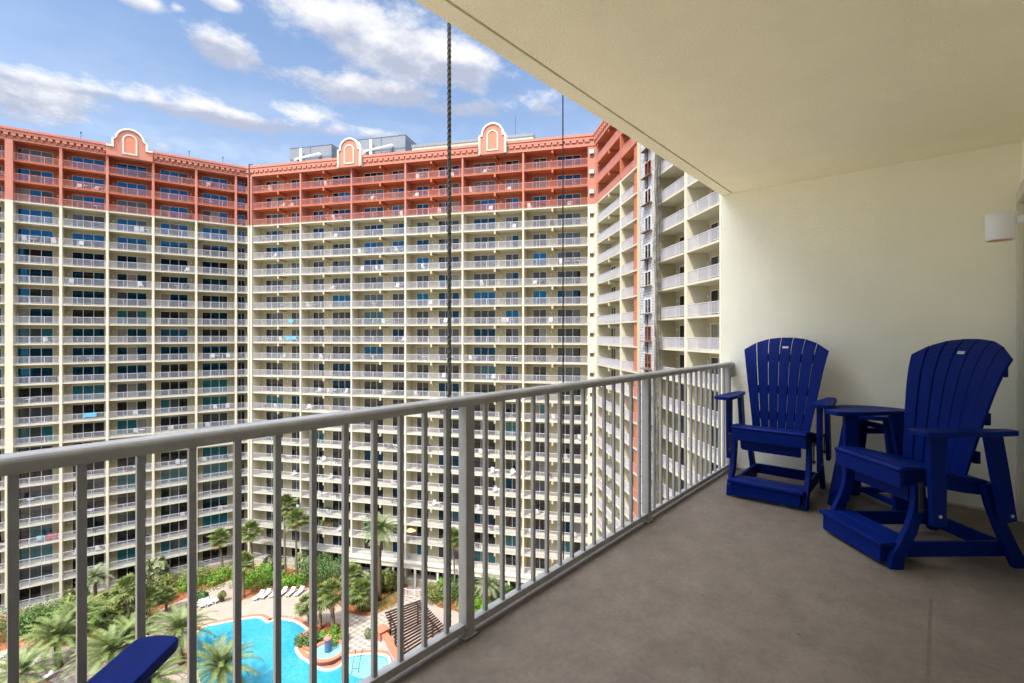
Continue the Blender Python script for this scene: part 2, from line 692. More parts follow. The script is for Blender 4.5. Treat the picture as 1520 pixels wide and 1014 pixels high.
# ------------------------------------------------------------------ blue chairs
def chair(name, label, loc, rz, drop=0.0, foot=True, arm_w=.075, low_back=False, sides=(-1, 1)):
    """local x = the way the chair faces, y = its left, origin on the floor under the seat; drop lowers the seat"""
    t = thing(name, label, 'chair', loc, rz, 'blue balcony chairs')
    bl = M['blue']
    d = drop
    S = .60 - d       # seat top at the front
    A = .835 - d      # arm top
    # seat: boards across, sloping back, rounded front nose
    b = MB()
    prof = [(.335, S - .040), (.348, S - .018), (.335, S - .004), (.30, S)]
    pts = [(.335, S - .030), (.30, S - .011), (.21, S - .016), (.12, S - .030), (.03, S - .05), (-.06, S - .07), (-.15, S - .085), (-.21, S - .097)]
    for k in range(len(pts) - 1):
        (xa, za), (xb, zb) = pts[k], pts[k + 1]
        g = .0045
        dx, dz = xb - xa, zb - za
        l = sqrt(dx * dx + dz * dz)
        ux, uz = dx / l * g, dz / l * g
        q = [(xa + ux, za + uz), (xb - ux, zb - uz)]
        b.ribbon(q, .024, -.285, .285)
    b.build('seat', bl, t, bevel=.004)
    b = MB()
    b.box(.300, .326, -.283, .283, S - .128, S - .034)
    b.build('seat_apron', bl, t, bevel=.004)
    b = MB()
    b.box(.205, .230, -.228, .228, S - .225, S - .118)
    b.build('seat_board', bl, t, bevel=.004)
    for s in (-1, 1):
        b = MB()
        b.ribbon([(.29, S - .075), (.1, S - .085), (-.1, S - .125), (-.27, S - .145)], [.09, .085, .085, .08], s * .245 - .016, s * .245 + .016)
        b.build('seat_rail', bl, t, bevel=.004)
    # back: seven fanned slats curling backwards at the top
    b = MB()
    prof = [(-.090, S - .10), (-.112, S + .04), (-.136, S + .18), (-.160, S + .32), (-.188, S + .46), (-.224, S + .585), (-.272, S + .69), (-.335, S + .76)]
    if low_back:                     # deeply reclined lounge back
        prof = [(x * 1.5 + .04, S + (z - S) * .46) for x, z in prof]
    prof = [(x - .055, z) for x, z in prof] if not low_back else prof

    def along(f):
        """smooth point on the side profile, f in 0..1"""
        m = len(prof) - 1
        f = max(0, min(.9999, f)) * m
        k = int(f)
        u = f - k
        p = [prof[max(0, min(m, k + q))] for q in (-1, 0, 1, 2)]
        return [.5 * (2 * p[1][c] + (p[2][c] - p[0][c]) * u + (2 * p[0][c] - 5 * p[1][c] + 4 * p[2][c] - p[3][c]) * u * u + (-p[0][c] + 3 * p[1][c] - 3 * p[2][c] + p[3][c]) * u ** 3) for c in (0, 1)]
    for i in range(-3, 4):
        n = 18
        ring = []
        for k in range(n + 1):
            g = k / n
            yc = i * (.065 + .036 * g)
            hw = (.0306 + .0166 * g)
            row = []
            for e in (-1, 1):
                cut = 1.0 - .0175 * (i + .47 * e) ** 2 * (1 if g > .5 else 1)
                x, z = along(g * cut)
                row.append((x + .0034 * (i + .3 * e) ** 2 * (1 - .3 * g), yc + e * hw, z))
            ring.append([row[0], row[1], (row[1][0] - .019, row[1][1], row[1][2] - .004), (row[0][0] - .019, row[0][1], row[0][2] - .004)])
        i0 = len(b.v)
        for r in ring:
            b.v += r
        for k in range(n):
            for e in range(4):
                e2 = (e + 1) % 4
                b.f.append((i0 + k * 4 + e, i0 + k * 4 + e2, i0 + (k + 1) * 4 + e2, i0 + (k + 1) * 4 + e))
                b.m.append(0)
        b.f.append((i0 + 3, i0 + 2, i0 + 1, i0))
        b.f.append(tuple(i0 + n * 4 + e for e in range(4)))
        b.m += [0, 0]
    b.build('backrest', bl, t, bevel=.004)
    for (x, z, hw) in (((-.217, S + .03, .20), (-.257, S + .27, .225), (-.343, S + .565, .245)) if not low_back else ((-.29, S + .05, .24), (-.40, S + .22, .27))):
        b = MB()
        b.box(x - .032, x - .004, -hw, hw, z - .038, z + .038)
        b.build('back_brace', bl, t, bevel=.004)
    # little white maker's tag on the middle slat
    b = MB()
    b.box(0, .002, -.024, .024, -.0095, .0095)
    for q in range(5):
        b.box(.002, .0024, -.018 + q * .0075, -.0135 + q * .0075, -.003, .004, 1)
    if not low_back:
        tg = b.build('tag', [M['white'], M['rail']], t)
        tg.location = (-.3145, 0, S + .668)
        tg.rotation_euler = (0, radians(-26), 0)
    # arms: planks with a rounded paddle front
    for s in sides:
        yc = s * .372
        out = []
        for (ax, ay) in ((.276, -1), (.290, -.95), (.298, -.82), (.304, -.45), (.306, 0), (.304, .45), (.298, .82), (.290, .95), (.276, 1)):
            out.append((ax, yc + arm_w * ay))
        out += [(.12, yc + arm_w), (-.16, yc + arm_w * .66 + s * .004), (-.26, yc + arm_w * .5), (-.28, yc + arm_w * .3), (-.28, yc - arm_w * .3), (-.26, yc - arm_w * .5), (-.16, yc - arm_w * .66 + s * .004), (.12, yc - arm_w)]
        b = MB()
        b.prism(out, A - .03, A)
        b.build('armrest', bl, t, bevel=.006)
        # hanging arm supports
        b = MB()
        b.ribbon([(.165, A - .031), (.165, A - .25), (.16, max(.10, A - .56))], [.105, .10, .085], s * .352 - .016, s * .352 + .016)
        b.build('arm_support', bl, t, bevel=.005)
        b = MB()
        b.ribbon([(-.165, A - .031), (-.205, A - .25), (-.26, max(.10, A - .54))], [.10, .10, .085], s * .352 - .016, s * .352 + .016)
        b.build('arm_support', bl, t, bevel=.005)
    for s in (-1, 1):
        # legs: curved front, raked back
        tp = S - .10
        b = MB()
        b.ribbon([(.225, tp), (.222, tp * .84), (.235, tp * .66), (.268, tp * .46), (.32, tp * .25), (.352, .075), (.36, 0)], [.075, .07, .068, .068, .072, .08, .085], s * .288 - .019, s * .288 + .019)
        b.build('leg', bl, t, bevel=.006)
        b = MB()
        b.ribbon([(-.19, tp), (-.225, tp * .75), (-.275, tp * .5), (-.34, tp * .22), (-.40, 0)], [.07, .07, .072, .078, .085], s * .288 - .019, s * .288 + .019)
        b.build('leg', bl, t, bevel=.006)
        b = MB()
        b.box(-.33, .315, s * .253 - .013, s * .253 + .013, .055, .145)
        b.build('side_rail', bl, t, bevel=.004)
        # steel swing links with bolt heads
        for x in (.232, -.235):
            b = MB()
            b.box(x - .012, x + .012, s * .322 - .004, s * .322 + .004, tp - .16, tp + .02)
            for z in (tp - .14, tp):
                b.tube([(x, s * .310, z), (x, s * .3345, z)], .011, 10)
            b.build('swing_link', M['cable'], t)
            b = MB()
            zz = max(.14, A - .50)
            b.tube([(x + (-.072 if x > 0 else -.03), s * .366, zz), (x + (-.072 if x > 0 else -.03), s * .3735, zz)], .010, 10)
            b.build('bolt', M['steel'], t)
    b = MB()
    b.box(-.335, -.308, -.238, .238, .055, .145)
    b.build('crossbar', bl, t, bevel=.004)
    if foot:
        b = MB()
        b.box(.215, .325, -.268, .268, .126, .150)
        b.box(.331, .445, -.285, .285, .126, .150)
        b.build('footrest', bl, t, bevel=.005)
        b = MB()
        b.box(.405, .430, -.262, .262, .025, .124)
        for s in (-1, 1):
            b.box(.30, .404, s * .247 - .012, s * .247 + .012, .03, .124)
        b.build('footrest_apron', bl, t, bevel=.004)
    return t


# chair against the end wall, facing back along the balcony
chair('blue_chair', 'blue slatted high chair with footrest against the end wall, beside the railing', (4.83, 1.10, 0), pi)
fx, fy = -.62, .785
c2 = (3.885, .475)
chair('blue_chair', 'blue slatted high chair turned towards the railing, in front of the round side table', (c2[0] - .43 * fx, c2[1] - .43 * fy, 0), atan2(fy, fx) + radians(4))
chair('blue_chair', 'blue chair of which only one rounded armrest shows at the lower left corner',
      (.363 - .305 * .72 + .372 * .69, 1.502 - .305 * .69 - .372 * .72, 0), atan2(.69, .72), drop=.215, foot=False, arm_w=.054, low_back=True, sides=(1,))


def side_table():
    t = thing('side_table', 'blue round-topped side table with splayed plank legs between the two chairs', 'table', (4.90, .40, 0), radians(-4))
    H, R = .775, .335
    b = MB()
    n = 5
    for k in range(n):
        x0 = -R + 2 * R * k / n + .003
        x1 = -R + 2 * R * (k + 1) / n - .003
        top, bot = [], []
        for j in range(9):
            x = x0 + (x1 - x0) * j / 8
            y = sqrt(max(0, R * R - x * x))
            top.append((x, y + .004))
            bot.append((x, -y - .004))
        b.prism(bot + top[::-1], H - .032, H)
    b.build('tabletop', M['blue'], t, bevel=.005)
    for k in range(4):
        a = pi / 4 + k * pi / 2
        b = MB()
        p = []
        ca, sa = cos(a), sin(a)
        for (r, z, w) in ((.320, 0.0, .088), (.185, H - .033, .075)):
            for (du, dv) in ((-.018, -w), (.018, -w), (.018, w), (-.018, w)):
                p.append(((r + du) * ca - dv * sa, (r + du) * sa + dv * ca, z))
        b.hexa(p)
        b.build('leg', M['blue'], t, bevel=.005)
    for a in (pi / 4, 3 * pi / 4):
        for z, l in ((.10, .25), (H - .115, .168)):
            b = MB()
            zz = z + (.045 if a > 1 else 0) * (1 if z < .3 else -1)
            b.box(-l, l, -.02, .02, zz - .02, zz + .02, M=lambda x, y, z_: (x * cos(a) - y * sin(a), x * sin(a) + y * cos(a), z_))
            b.build('crossbar', M['blue'], t, bevel=.004)


side_table()


# ------------------------------------------------------------------ the tower
FH = 3.0
K0, K1 = -14, 9                      # ground floor slab ... roof slab
def zs(k):                           # underside of slab k, world height
    return CAM_H + 1.47 + 3 * k
ZRED = zs(6) + .2                    # colour change
ZTOP = zs(9)                         # underside of the roof slab
MIT1, MIT2 = tan(radians(24)), tan(radians(34.8))

tower = thing('apartment_tower', 'huge cream apartment tower with terracotta top floors wrapped round the pool courtyard', 'apartment building', (45, 60, GROUND))
TINV = Matrix.Translation((-45, -60, -GROUND))


class Wing:
    def __init__(self, O, u, t0, t1, m0, m1):
        self.O = Vector((*W(*O), 0))
        ux = Vector((*W(*u), 0))
        self.u = ux.normalized()
        self.n = Vector((-self.u.y, self.u.x, 0))     # into the building (left of travel)
        self.t0, self.t1, self.m0, self.m1 = t0, t1, m0, m1

    def P(self, t, d, z):
        p = self.O + self.u * t + self.n * d
        return (p.x - 45, p.y - 60, z - GROUND)

    def sheet(self, b, d0, d1, z0, z1, mi=0, t0=None, t1=None):
        """mitred band over the whole wing"""
        a0 = self.t0 if t0 is None else t0
        a1 = self.t1 if t1 is None else t1
        ma = self.m0 if t0 is None else 0
        mb = self.m1 if t1 is None else 0
        q = [(a0 - ma * d0, d0), (a1 + mb * d0, d0), (a1 + mb * d1, d1), (a0 - ma * d1, d1)]
        b.hexa([self.P(t, d, z0) for t, d in q] + [self.P(t, d, z1) for t, d in q], mi)

    def box(self, b, t0, t1, d0, d1, z0, z1, mi=0):
        b.box(t0, t1, d0, d1, z0, z1, mi, M=self.P)


LW = Wing((-73.4, 72.1), (.826, .563), -12.0, 30.6, 0, MIT1)
CW = Wing((-46.8, 89.0), (.971, -.239), -1.37, 61.14, MIT1, MIT2)
RW = Wing((12.6, 74.0), (.117, -.993), -.39, 47.0, MIT2, 0)
L_PIERS = [-11.7, -5.8, 0, 5.6, 11.1, 17.0, 23.0, 29.0]
C_PIERS = [0, 10, 20, 30, 40, 50, 60]
R_PIERS = [.15, 10.97, 22.25, 28.85, 34.9, 40.9, 46.9]
DEP = 2.0

rail_stuff = MB()
win_stuff = MB()
lamp_stuff = MB()
M['glass_navy'] = mat('navy_glazing', (.006, .030, .062), .03, .5, metal=.85)
M['curtain'] = mat('drawn_curtain_behind_glass', (.20, .19, .17), .15, .5, var=.2, vscale=4)
GL = [M['frame'], M['glass_dark'], M['glass_blue'], M['glass_teal'], M['glass_grey'], M['glass_navy'], M['curtain']]
RL = [M['rail_white'], M['rail_red']]


def rail_into(b, P, t0, t1, z, mi, step=.115, d=.07):
    def bx(a0, a1, d0, d1, z0, z1):
        b.box(a0, a1, d0, d1, z0, z1, mi, M=P)
    bx(t0, t1, d - .03, d + .03, z + 1.03, z + 1.09)
    bx(t0, t1, d - .02, d + .02, z + .08, z + .13)
    npan = max(1, round((t1 - t0) / 1.9))
    for i in range(npan + 1):
        x = t0 + (t1 - t0) * i / npan
        x = min(max(x, t0 + .03), t1 - .03)
        bx(x - .03, x + .03, d - .03, d + .03, z, z + 1.03)
    n = int((t1 - t0) / step)
    for i in range(1, n):
        x = t0 + (t1 - t0) * i / n
        w = .014
        # pickets: four side faces only
        i0 = len(b.v)
        for zz in (z + .13, z + 1.03):
            for (dx, dd) in ((-w, -w), (w, -w), (w, w), (-w, w)):
                b.v.append(P(x + dx, d + dd, zz))
        for e in range(4):
            e2 = (e + 1) % 4
            b.f.append((i0 + e, i0 + e2, i0 + 4 + e2, i0 + 4 + e))
            b.m.append(mi)


def window_into(b, P, t0, t1, z0, z1, npane, glass, d=DEP):
    fw = .06
    for (a, c, e, f) in ((t0 - fw, t1 + fw, z1, z1 + fw), (t0 - fw, t1 + fw, z0 - .04, z0), (t0 - fw, t0, z0, z1), (t1, t1 + fw, z0, z1)):
        b.box(a, c, d - .07, d - .001, e, f, 0, M=P)
    for i in range(npane):
        a = t0 + (t1 - t0) * i / npane
        c = t0 + (t1 - t0) * (i + 1) / npane
        g = glass[i % len(glass)]
        jd = random.uniform(-.004, .004)
        b.hexa([P(a, d - .03 + jd, z0), P(c, d - .03 - jd, z0), P(c, d - .002, z0), P(a, d - .002, z0),
                P(a, d - .03 + jd, z1), P(c, d - .03 - jd, z1), P(c, d - .002, z1), P(a, d - .002, z1)], g)
        if i:
            b.box(a - .035, a + .035, d - .06, d - .036, z0, z1, 0, M=P)


def pick_glass(k, wing):
    r = random.random()
    if wing == 'L':
        if k >= 1:
            base = 2 if r < .90 else (1 if r < .96 else 4)
        elif k >= -3:
            base = 2 if r < .62 else (1 if r < .82 else (4 if r < .85 else 3))
        else:
            base = 1 if r < .60 else (4 if r < .76 else 3)
    elif wing == 'C':
        if k >= 5:
            base = 5 if r < .45 else (1 if r < .75 else (2 if r < .85 else 4))
        elif k >= -3:
            base = 1 if r < .55 else (5 if r < .72 else (2 if r < .80 else (3 if r < .85 else 4)))
        else:
            base = 1 if r < .68 else (4 if r < .84 else (3 if r < .93 else 5))
    else:
        base = 1 if r < .8 else 4
    out = []
    for i in range(3):
        q = random.random()
        out.append(base if q < .80 else random.choice((1, 1, 4, base, 6, 4)))
    return out


def build_tower():
    wings = (('L', LW), ('C', CW), ('R', RW))
    zbase = GROUND - .3
    # solid body: cream below, terracotta above, roof membrane
    for nm, w in wings:
        b = MB()
        w.sheet(b, DEP, 14, zbase, ZRED)
        b.build('wall', M['cream'], tower)
        b = MB()
        w.sheet(b, DEP, 14, ZRED + .001, ZTOP + .35)
        b.build('upper_wall', M['red'], tower)
        b = MB()
        w.sheet(b, .5, 14, ZTOP + .352, ZTOP + .50)
        b.build('roof', M['roof'], tower)
        for k in range(K0, K1 + 1):
            b = MB()
            w.sheet(b, .0, DEP + .002, zs(k), zs(k) + .2)
            b.build('balcony_slab', M['slab'] if k <= 6 else M['red'], tower)
        # ground floor plinth
        b = MB()
        w.sheet(b, .02, DEP + .002, zbase, zs(K0) - .001)
        b.build('plinth', M['cream'], tower)
        # cornice
        b = MB()
        w.sheet(b, -.10, 1.2, ZTOP + .201, ZTOP + 1.0)
        w.sheet(b, -.16, -.002, ZTOP + .0, ZTOP + .20)
        w.sheet(b, -.46 if nm == 'L' else -.30, 1.2, ZTOP + 1.001, ZTOP + 1.42)
        w.sheet(b, -.58 if nm == 'L' else -.40, 1.2, ZTOP + 1.421, ZTOP + 1.60)
        w.sheet(b, -.30, 1.2, ZTOP + 1.601, ZTOP + 1.85)
        st = .8 if nm == 'L' else .98
        n = int((w.t1 - w.t0 - .6) / st)
        for i in range(n):
            t = w.t0 + .5 + i * st
            if nm == 'L':
                w.box(b, t - .24, t + .24, -.44, -.101, ZTOP + .62, ZTOP + 1.0)
                w.box(b, t - .24, t - .02, -.30, -.101, ZTOP + .34, ZTOP + .619)
            else:
                w.box(b, t - .36, t + .36, -.28, -.101, ZTOP + .66, ZTOP + 1.0)
        b.build('cornice', M['pink'], tower)

    def pier(w, t, hw, d0=-.06, d1=DEP + .05, split=True, z0=zbase):
        b = MB()
        w.box(b, t - hw, t + hw, d0, d1, z0, ZRED - .001)
        b.build('partition', M['pier'], tower)
        b = MB()
        w.box(b, t - hw, t + hw, d0, d1, ZRED, ZTOP - .001)
        b.build('partition', M['pink'] if w is not RW else M['red'], tower)

    for t in L_PIERS:
        if t == 0:
            pier(LW, t, .42, -.30)
        else:
            pier(LW, t, .17)
    pier(CW, -.35, .42, -.25)
    for t in C_PIERS[1:-1]:
        pier(CW, t, .13)
    pier(RW, 10.97, .15)
    for t in R_PIERS[3:]:
        pier(RW, t, .20)

    def unit(nm, w, t0, t1, k, wins, lamps, own):
        z = zs(k) + .2
        red = k >= 6
        hgt = 2.28
        tgt = None
        for (a, c, n) in wins:
            b = MB() if own else win_stuff
            window_into(b, w.P, a, c, z + .06, z + hgt, n, pick_glass(k, nm))
            if own:
                b.build('window', GL, tower)
        for a in lamps:
            w.box(lamp_stuff, a - .07, a + .07, DEP - .16, DEP - .001, z + 1.70, z + 2.0)
        b = MB() if own else rail_stuff
        rail_into(b, w.P, t0, t1, z, 1 if red else 0, step=.13 if not own else .12)
        if own:
            b.build('railing', RL, tower)

    for k in range(K0, 9):
        # left wing: mirrored pairs of single bays with a wide three-pane door
        for i in range(len(L_PIERS) - 1):
            a, c = L_PIERS[i], L_PIERS[i + 1]
            hw = .17
            s = a + (.42 if a == 0 else hw)
            e = c - (.42 if c == 0 else hw)
            if i in (2,):
                wn = (a + .55, a + 4.4, 3)
                lm = [a + 5.0]
            elif i in (3, 4):
                wn = (a + 1.1, a + 4.95, 3)
                lm = [a + .6]
            elif i in (0, 1):
                wn = (a + .9, a + 4.6, 3)
                lm = [a + 5.1]
            else:
                wn = (a + 1.0, a + 4.8, 3)
                lm = [a + 5.35]
            unit('L', LW, s, e, k, [wn], lm, False)
        # inner corner bay
        unit('L', LW, 29.17, 30.62, k, [(29.5, 30.55, 2)], [], False)
        unit('C', CW, -1.39, -.78, k, [(-2.0, -1.3, 1)], [], False)
        # centre wing
        for i in range(6):
            a = i * 10.0
            s = a + (.13 if i else .08)
            e = a + (9.87 if i < 5 else 10.0)
            if i % 2 == 0:
                wins = [(a + 1.3, a + 4.9, 3), (a + 6.7, a + 8.8, 2)]
                lm = [a + 5.9]
                dv = a + 5.4
            else:
                wins = [(a + 1.2, a + 3.3, 2), (a + 5.1, a + 8.7, 3)]
                lm = [a + 4.1]
                dv = a + 4.6
            if k == K0 and i >= 2:
                continue
            unit('C', CW, s, e, k, wins, lm, False)
        # right wing, nearest the eye: every railing and window its own part
        unit('R', RW, .3, 10.82, k, [(1.2, 3.2, 2), (7.2, 9.4, 2)], [6.2], False)
        unit('R', RW, 11.12, 15.25, k, [(12.4, 14.6, 2)], [], False)
        unit('R', RW, 22.45, 28.65, k, [(23.5, 26.3, 2)], [23.0], k in range(-8, 8))
        unit('R', RW, 29.05, 34.7, k, [(29.75, 32.2, 2)], [29.3], k in range(-10, 8))
        unit('R', RW, 35.1, 40.7, k, [(36.2, 39.0, 3)], [], False)
    # drop beams between the two rooms of a bay
    bm_ = MB()
    bmr = MB()
    for k in range(K0 + 1, 10):
        tgt = bm_ if k <= 6 else bmr
        for i in range(6):
            dv = i * 10 + (5.4 if i % 2 == 0 else 4.6)
            CW.box(tgt, dv - .11, dv + .11, .02, DEP + .01, zs(k) - .34, zs(k) + .01)
            CW.box(tgt, dv - .14, dv + .14, -.05, .22, zs(k) - .52, zs(k) + .01)
        for dv in (.75, 6.06):
            RW.box(tgt, dv - .11, dv + .11, .02, DEP + .01, zs(k) - .36, zs(k) + .01)
            RW.box(tgt, dv - .14, dv + .14, -.05, .22, zs(k) - .52, zs(k) + .01)
    o = bm_.build('drop_beam', M['cream'], tower)
    tag(o, kind='stuff')
    o = bmr.build('upper_drop_beam', M['red'], tower)
    tag(o, kind='stuff')
    # blank corner pier between centre and right wing with a vent hood each floor
    b = MB()
    CW.sheet(b, -.06, DEP + .05, zbase, ZRED - .001, t0=60.0)
    RW.sheet(b, -.06, DEP + .05, zbase, ZRED - .001, t1=.28)
    b.build('corner_pier', M['pier'], tower)
    b = MB()
    CW.sheet(b, -.06, DEP + .05, ZRED, ZTOP - .001, t0=60.0)
    RW.sheet(b, -.06, DEP + .05, ZRED, ZTOP - .001, t1=.28)
    b.build('corner_pier', M['pink'], tower)
    for k in range(K0 + 1, 9):
        b = MB()
        z = zs(k) + 1.25
        CW.box(b, 60.28, 60.92, -.34, -.061, z + .55, z + 1.12)
        CW.box(b, 60.32, 60.88, -.12, -.061, z, z + .549, 1)
        b.build('vent_hood', [M['white'] if k >= 6 else M['trim'], M['vent_dark']], tower)
    # red painted strip, cream piers and the stripped block strip of the right wing
    b = MB()
    RW.box(b, 15.27, 16.95, .16, DEP + .05, zbase, ZTOP - .001)
    b.build('red_strip', M['red'], tower)
    for k in range(K0, 9):
        b = MB()
        rail_into(b, RW.P, 15.27, 16.95, zs(k) + .2, 1, d=.05)
        b.build('strip_railing', RL, tower)
    for a, c in ((16.96, 17.8), (21.9, 22.42)):
        b = MB()
        RW.box(b, a, c, -.12, DEP + .05, zbase, ZRED + 1.2)
        RW.box(b, a, c, -.121, DEP + .05, ZRED + 1.201, ZTOP - .001, 1)
        b.build('pier', [M['cream'], M['cream']], tower)
    b = MB()
    RW.box(b, 17.81, 21.89, -.04, DEP + .05, zbase, ZTOP - .002)
    o = b.build('block_strip', block_mat(), tower)
    for k in range(K0, 9):
        b = MB()
        z = zs(k) + .2
        window_into(b, RW.P, 19.3, 20.9, z + .75, z + 2.2, 2, [random.choice((1, 4, 1)), 1], d=-.042)
        o = b.build('window', [random.choice((M['frame'], M['frame'], M['red'], M['pink'], M['frame'])), *GL[1:]], tower)
        b = MB()
        RW.box(b, 19.0, 21.2, -.5, -.045, z + .55, z + .63)
        if random.random() < .6:
            RW.box(b, 19.6, 20.1, -.2, -.045, z - .5, z + .54, 1)
        b.build('work_ledge', [mat('weathered_board', (.16, .11, .08), .9, .2), M['vent_dark']], tower)
    # rain pipe in the inner corner
    b = MB()
    p = CW.P(-.35, -.36, 0)
    b.tube([(p[0], p[1], .3), (p[0], p[1], ZRED - GROUND)], .09, 10)
    b.tube([(p[0], p[1], ZRED - GROUND), (p[0], p[1], ZTOP + 2.2 - GROUND)], .11, 10, 1)
    q = CW.P(.25, -.2, 0)
    b.tube([(p[0], p[1], ZTOP + 2.15 - GROUND), (q[0], q[1], ZTOP + 2.15 - GROUND)], .09, 10, 1)
    b.build('rain_pipe', [M['trim'], M['dark_pipe']], tower)
    # ground floor arcade of the centre wing
    b = MB()
    CW.box(b, 19.9, 60.0, -.8, .3, zs(K0 + 1) - .75, zs(K0 + 1) + .21)
    CW.box(b, 19.9, 60.0, -.95, -.801, zs(K0 + 1) + .0, zs(K0 + 1) + .20)
    b.build('arcade_fascia', M['trim'], tower)
    for i in range(11):
        b = MB()
        t = 20.2 + i * 3.95
        CW.box(b, t - .16, t + .16, -.72, -.4, zbase, zs(K0 + 1) - .751)
        b.build('arcade_column', M['trim'], tower)
    for i in range(10):
        t = 20.4 + i * 3.95
        window_into(win_stuff, CW.P, t + .2, t + 3.4, zs(K0) + .2, zs(K0) + 2.6, 3, [1, 1, 1])
    # arched gables on the parapet
    gable(LW, 14.0, 5.95, wide=True)
    gable(CW, 20.0, 4.3)
    gable(CW, 45.2, 4.3)
    o = rail_stuff.build('railing', RL, tower)
    tag(o, kind='stuff')
    o = win_stuff.build('window', GL, tower)
    tag(o, kind='stuff')
    o = lamp_stuff.build('wall_sconce', M['white'], tower)
    tag(o, kind='stuff')


def block_mat():
    m = bpy.data.materials.new('bare_block_wall')
    m.use_nodes = True
    N, L = m.node_tree.nodes, m.node_tree.links
    b = N['Principled BSDF']
    b.inputs['Roughness'].default_value = .9
    tc = N.new('ShaderNodeTexCoord')
    # wall coordinates: along the wing and up
    dot = N.new('ShaderNodeVectorMath')
    dot.operation = 'DOT_PRODUCT'
    L.new(tc.outputs['Object'], dot.inputs[0])
    dot.inputs[1].default_value = RW.u
    sp = N.new('ShaderNodeSeparateXYZ')
    L.new(tc.outputs['Object'], sp.inputs[0])
    cb = N.new('ShaderNodeCombineXYZ')
    L.new(dot.outputs['Value'], cb.inputs[0])
    L.new(sp.outputs[2], cb.inputs[1])
    br = N.new('ShaderNodeTexBrick')
    br.inputs['Scale'].default_value = 1
    br.inputs['Brick Width'].default_value = .6
    br.inputs['Row Height'].default_value = .3
    br.inputs['Mortar Size'].default_value = .05
    br.inputs['Color1'].default_value = (.17, .185, .235, 1)
    br.inputs['Color2'].default_value = (.27, .275, .31, 1)
    br.inputs['Mortar'].default_value = (.42, .41, .40, 1)
    L.new(cb.outputs[0], br.inputs['Vector'])
    n = N.new('ShaderNodeTexNoise')
    n.inputs['Scale'].default_value = 1.6
    n.inputs['Detail'].default_value = 6
    L.new(cb.outputs[0], n.inputs[0])
    cr = N.new('ShaderNodeValToRGB')
    cr.color_ramp.elements[0].position = .5
    cr.color_ramp.elements[1].position = .62
    L.new(n.outputs[0], cr.inputs[0])
    mx = N.new('ShaderNodeMixRGB')
    L.new(cr.outputs[0], mx.inputs[0])
    L.new(br.outputs[0], mx.inputs[1])
    mx.inputs[2].default_value = (.40, .405, .43, 1)
    L.new(mx.outputs[0], b.inputs['Base Color'])
    return m


def arch_outline(t, half, z0, zspring, n=20):
    pts = [(t - half, z0)]
    for k in range(n + 1):
        a = pi - pi * k / n
        pts.append((t + half * cos(a), zspring + half * sin(a)))
    pts.append((t + half, z0))
    return pts


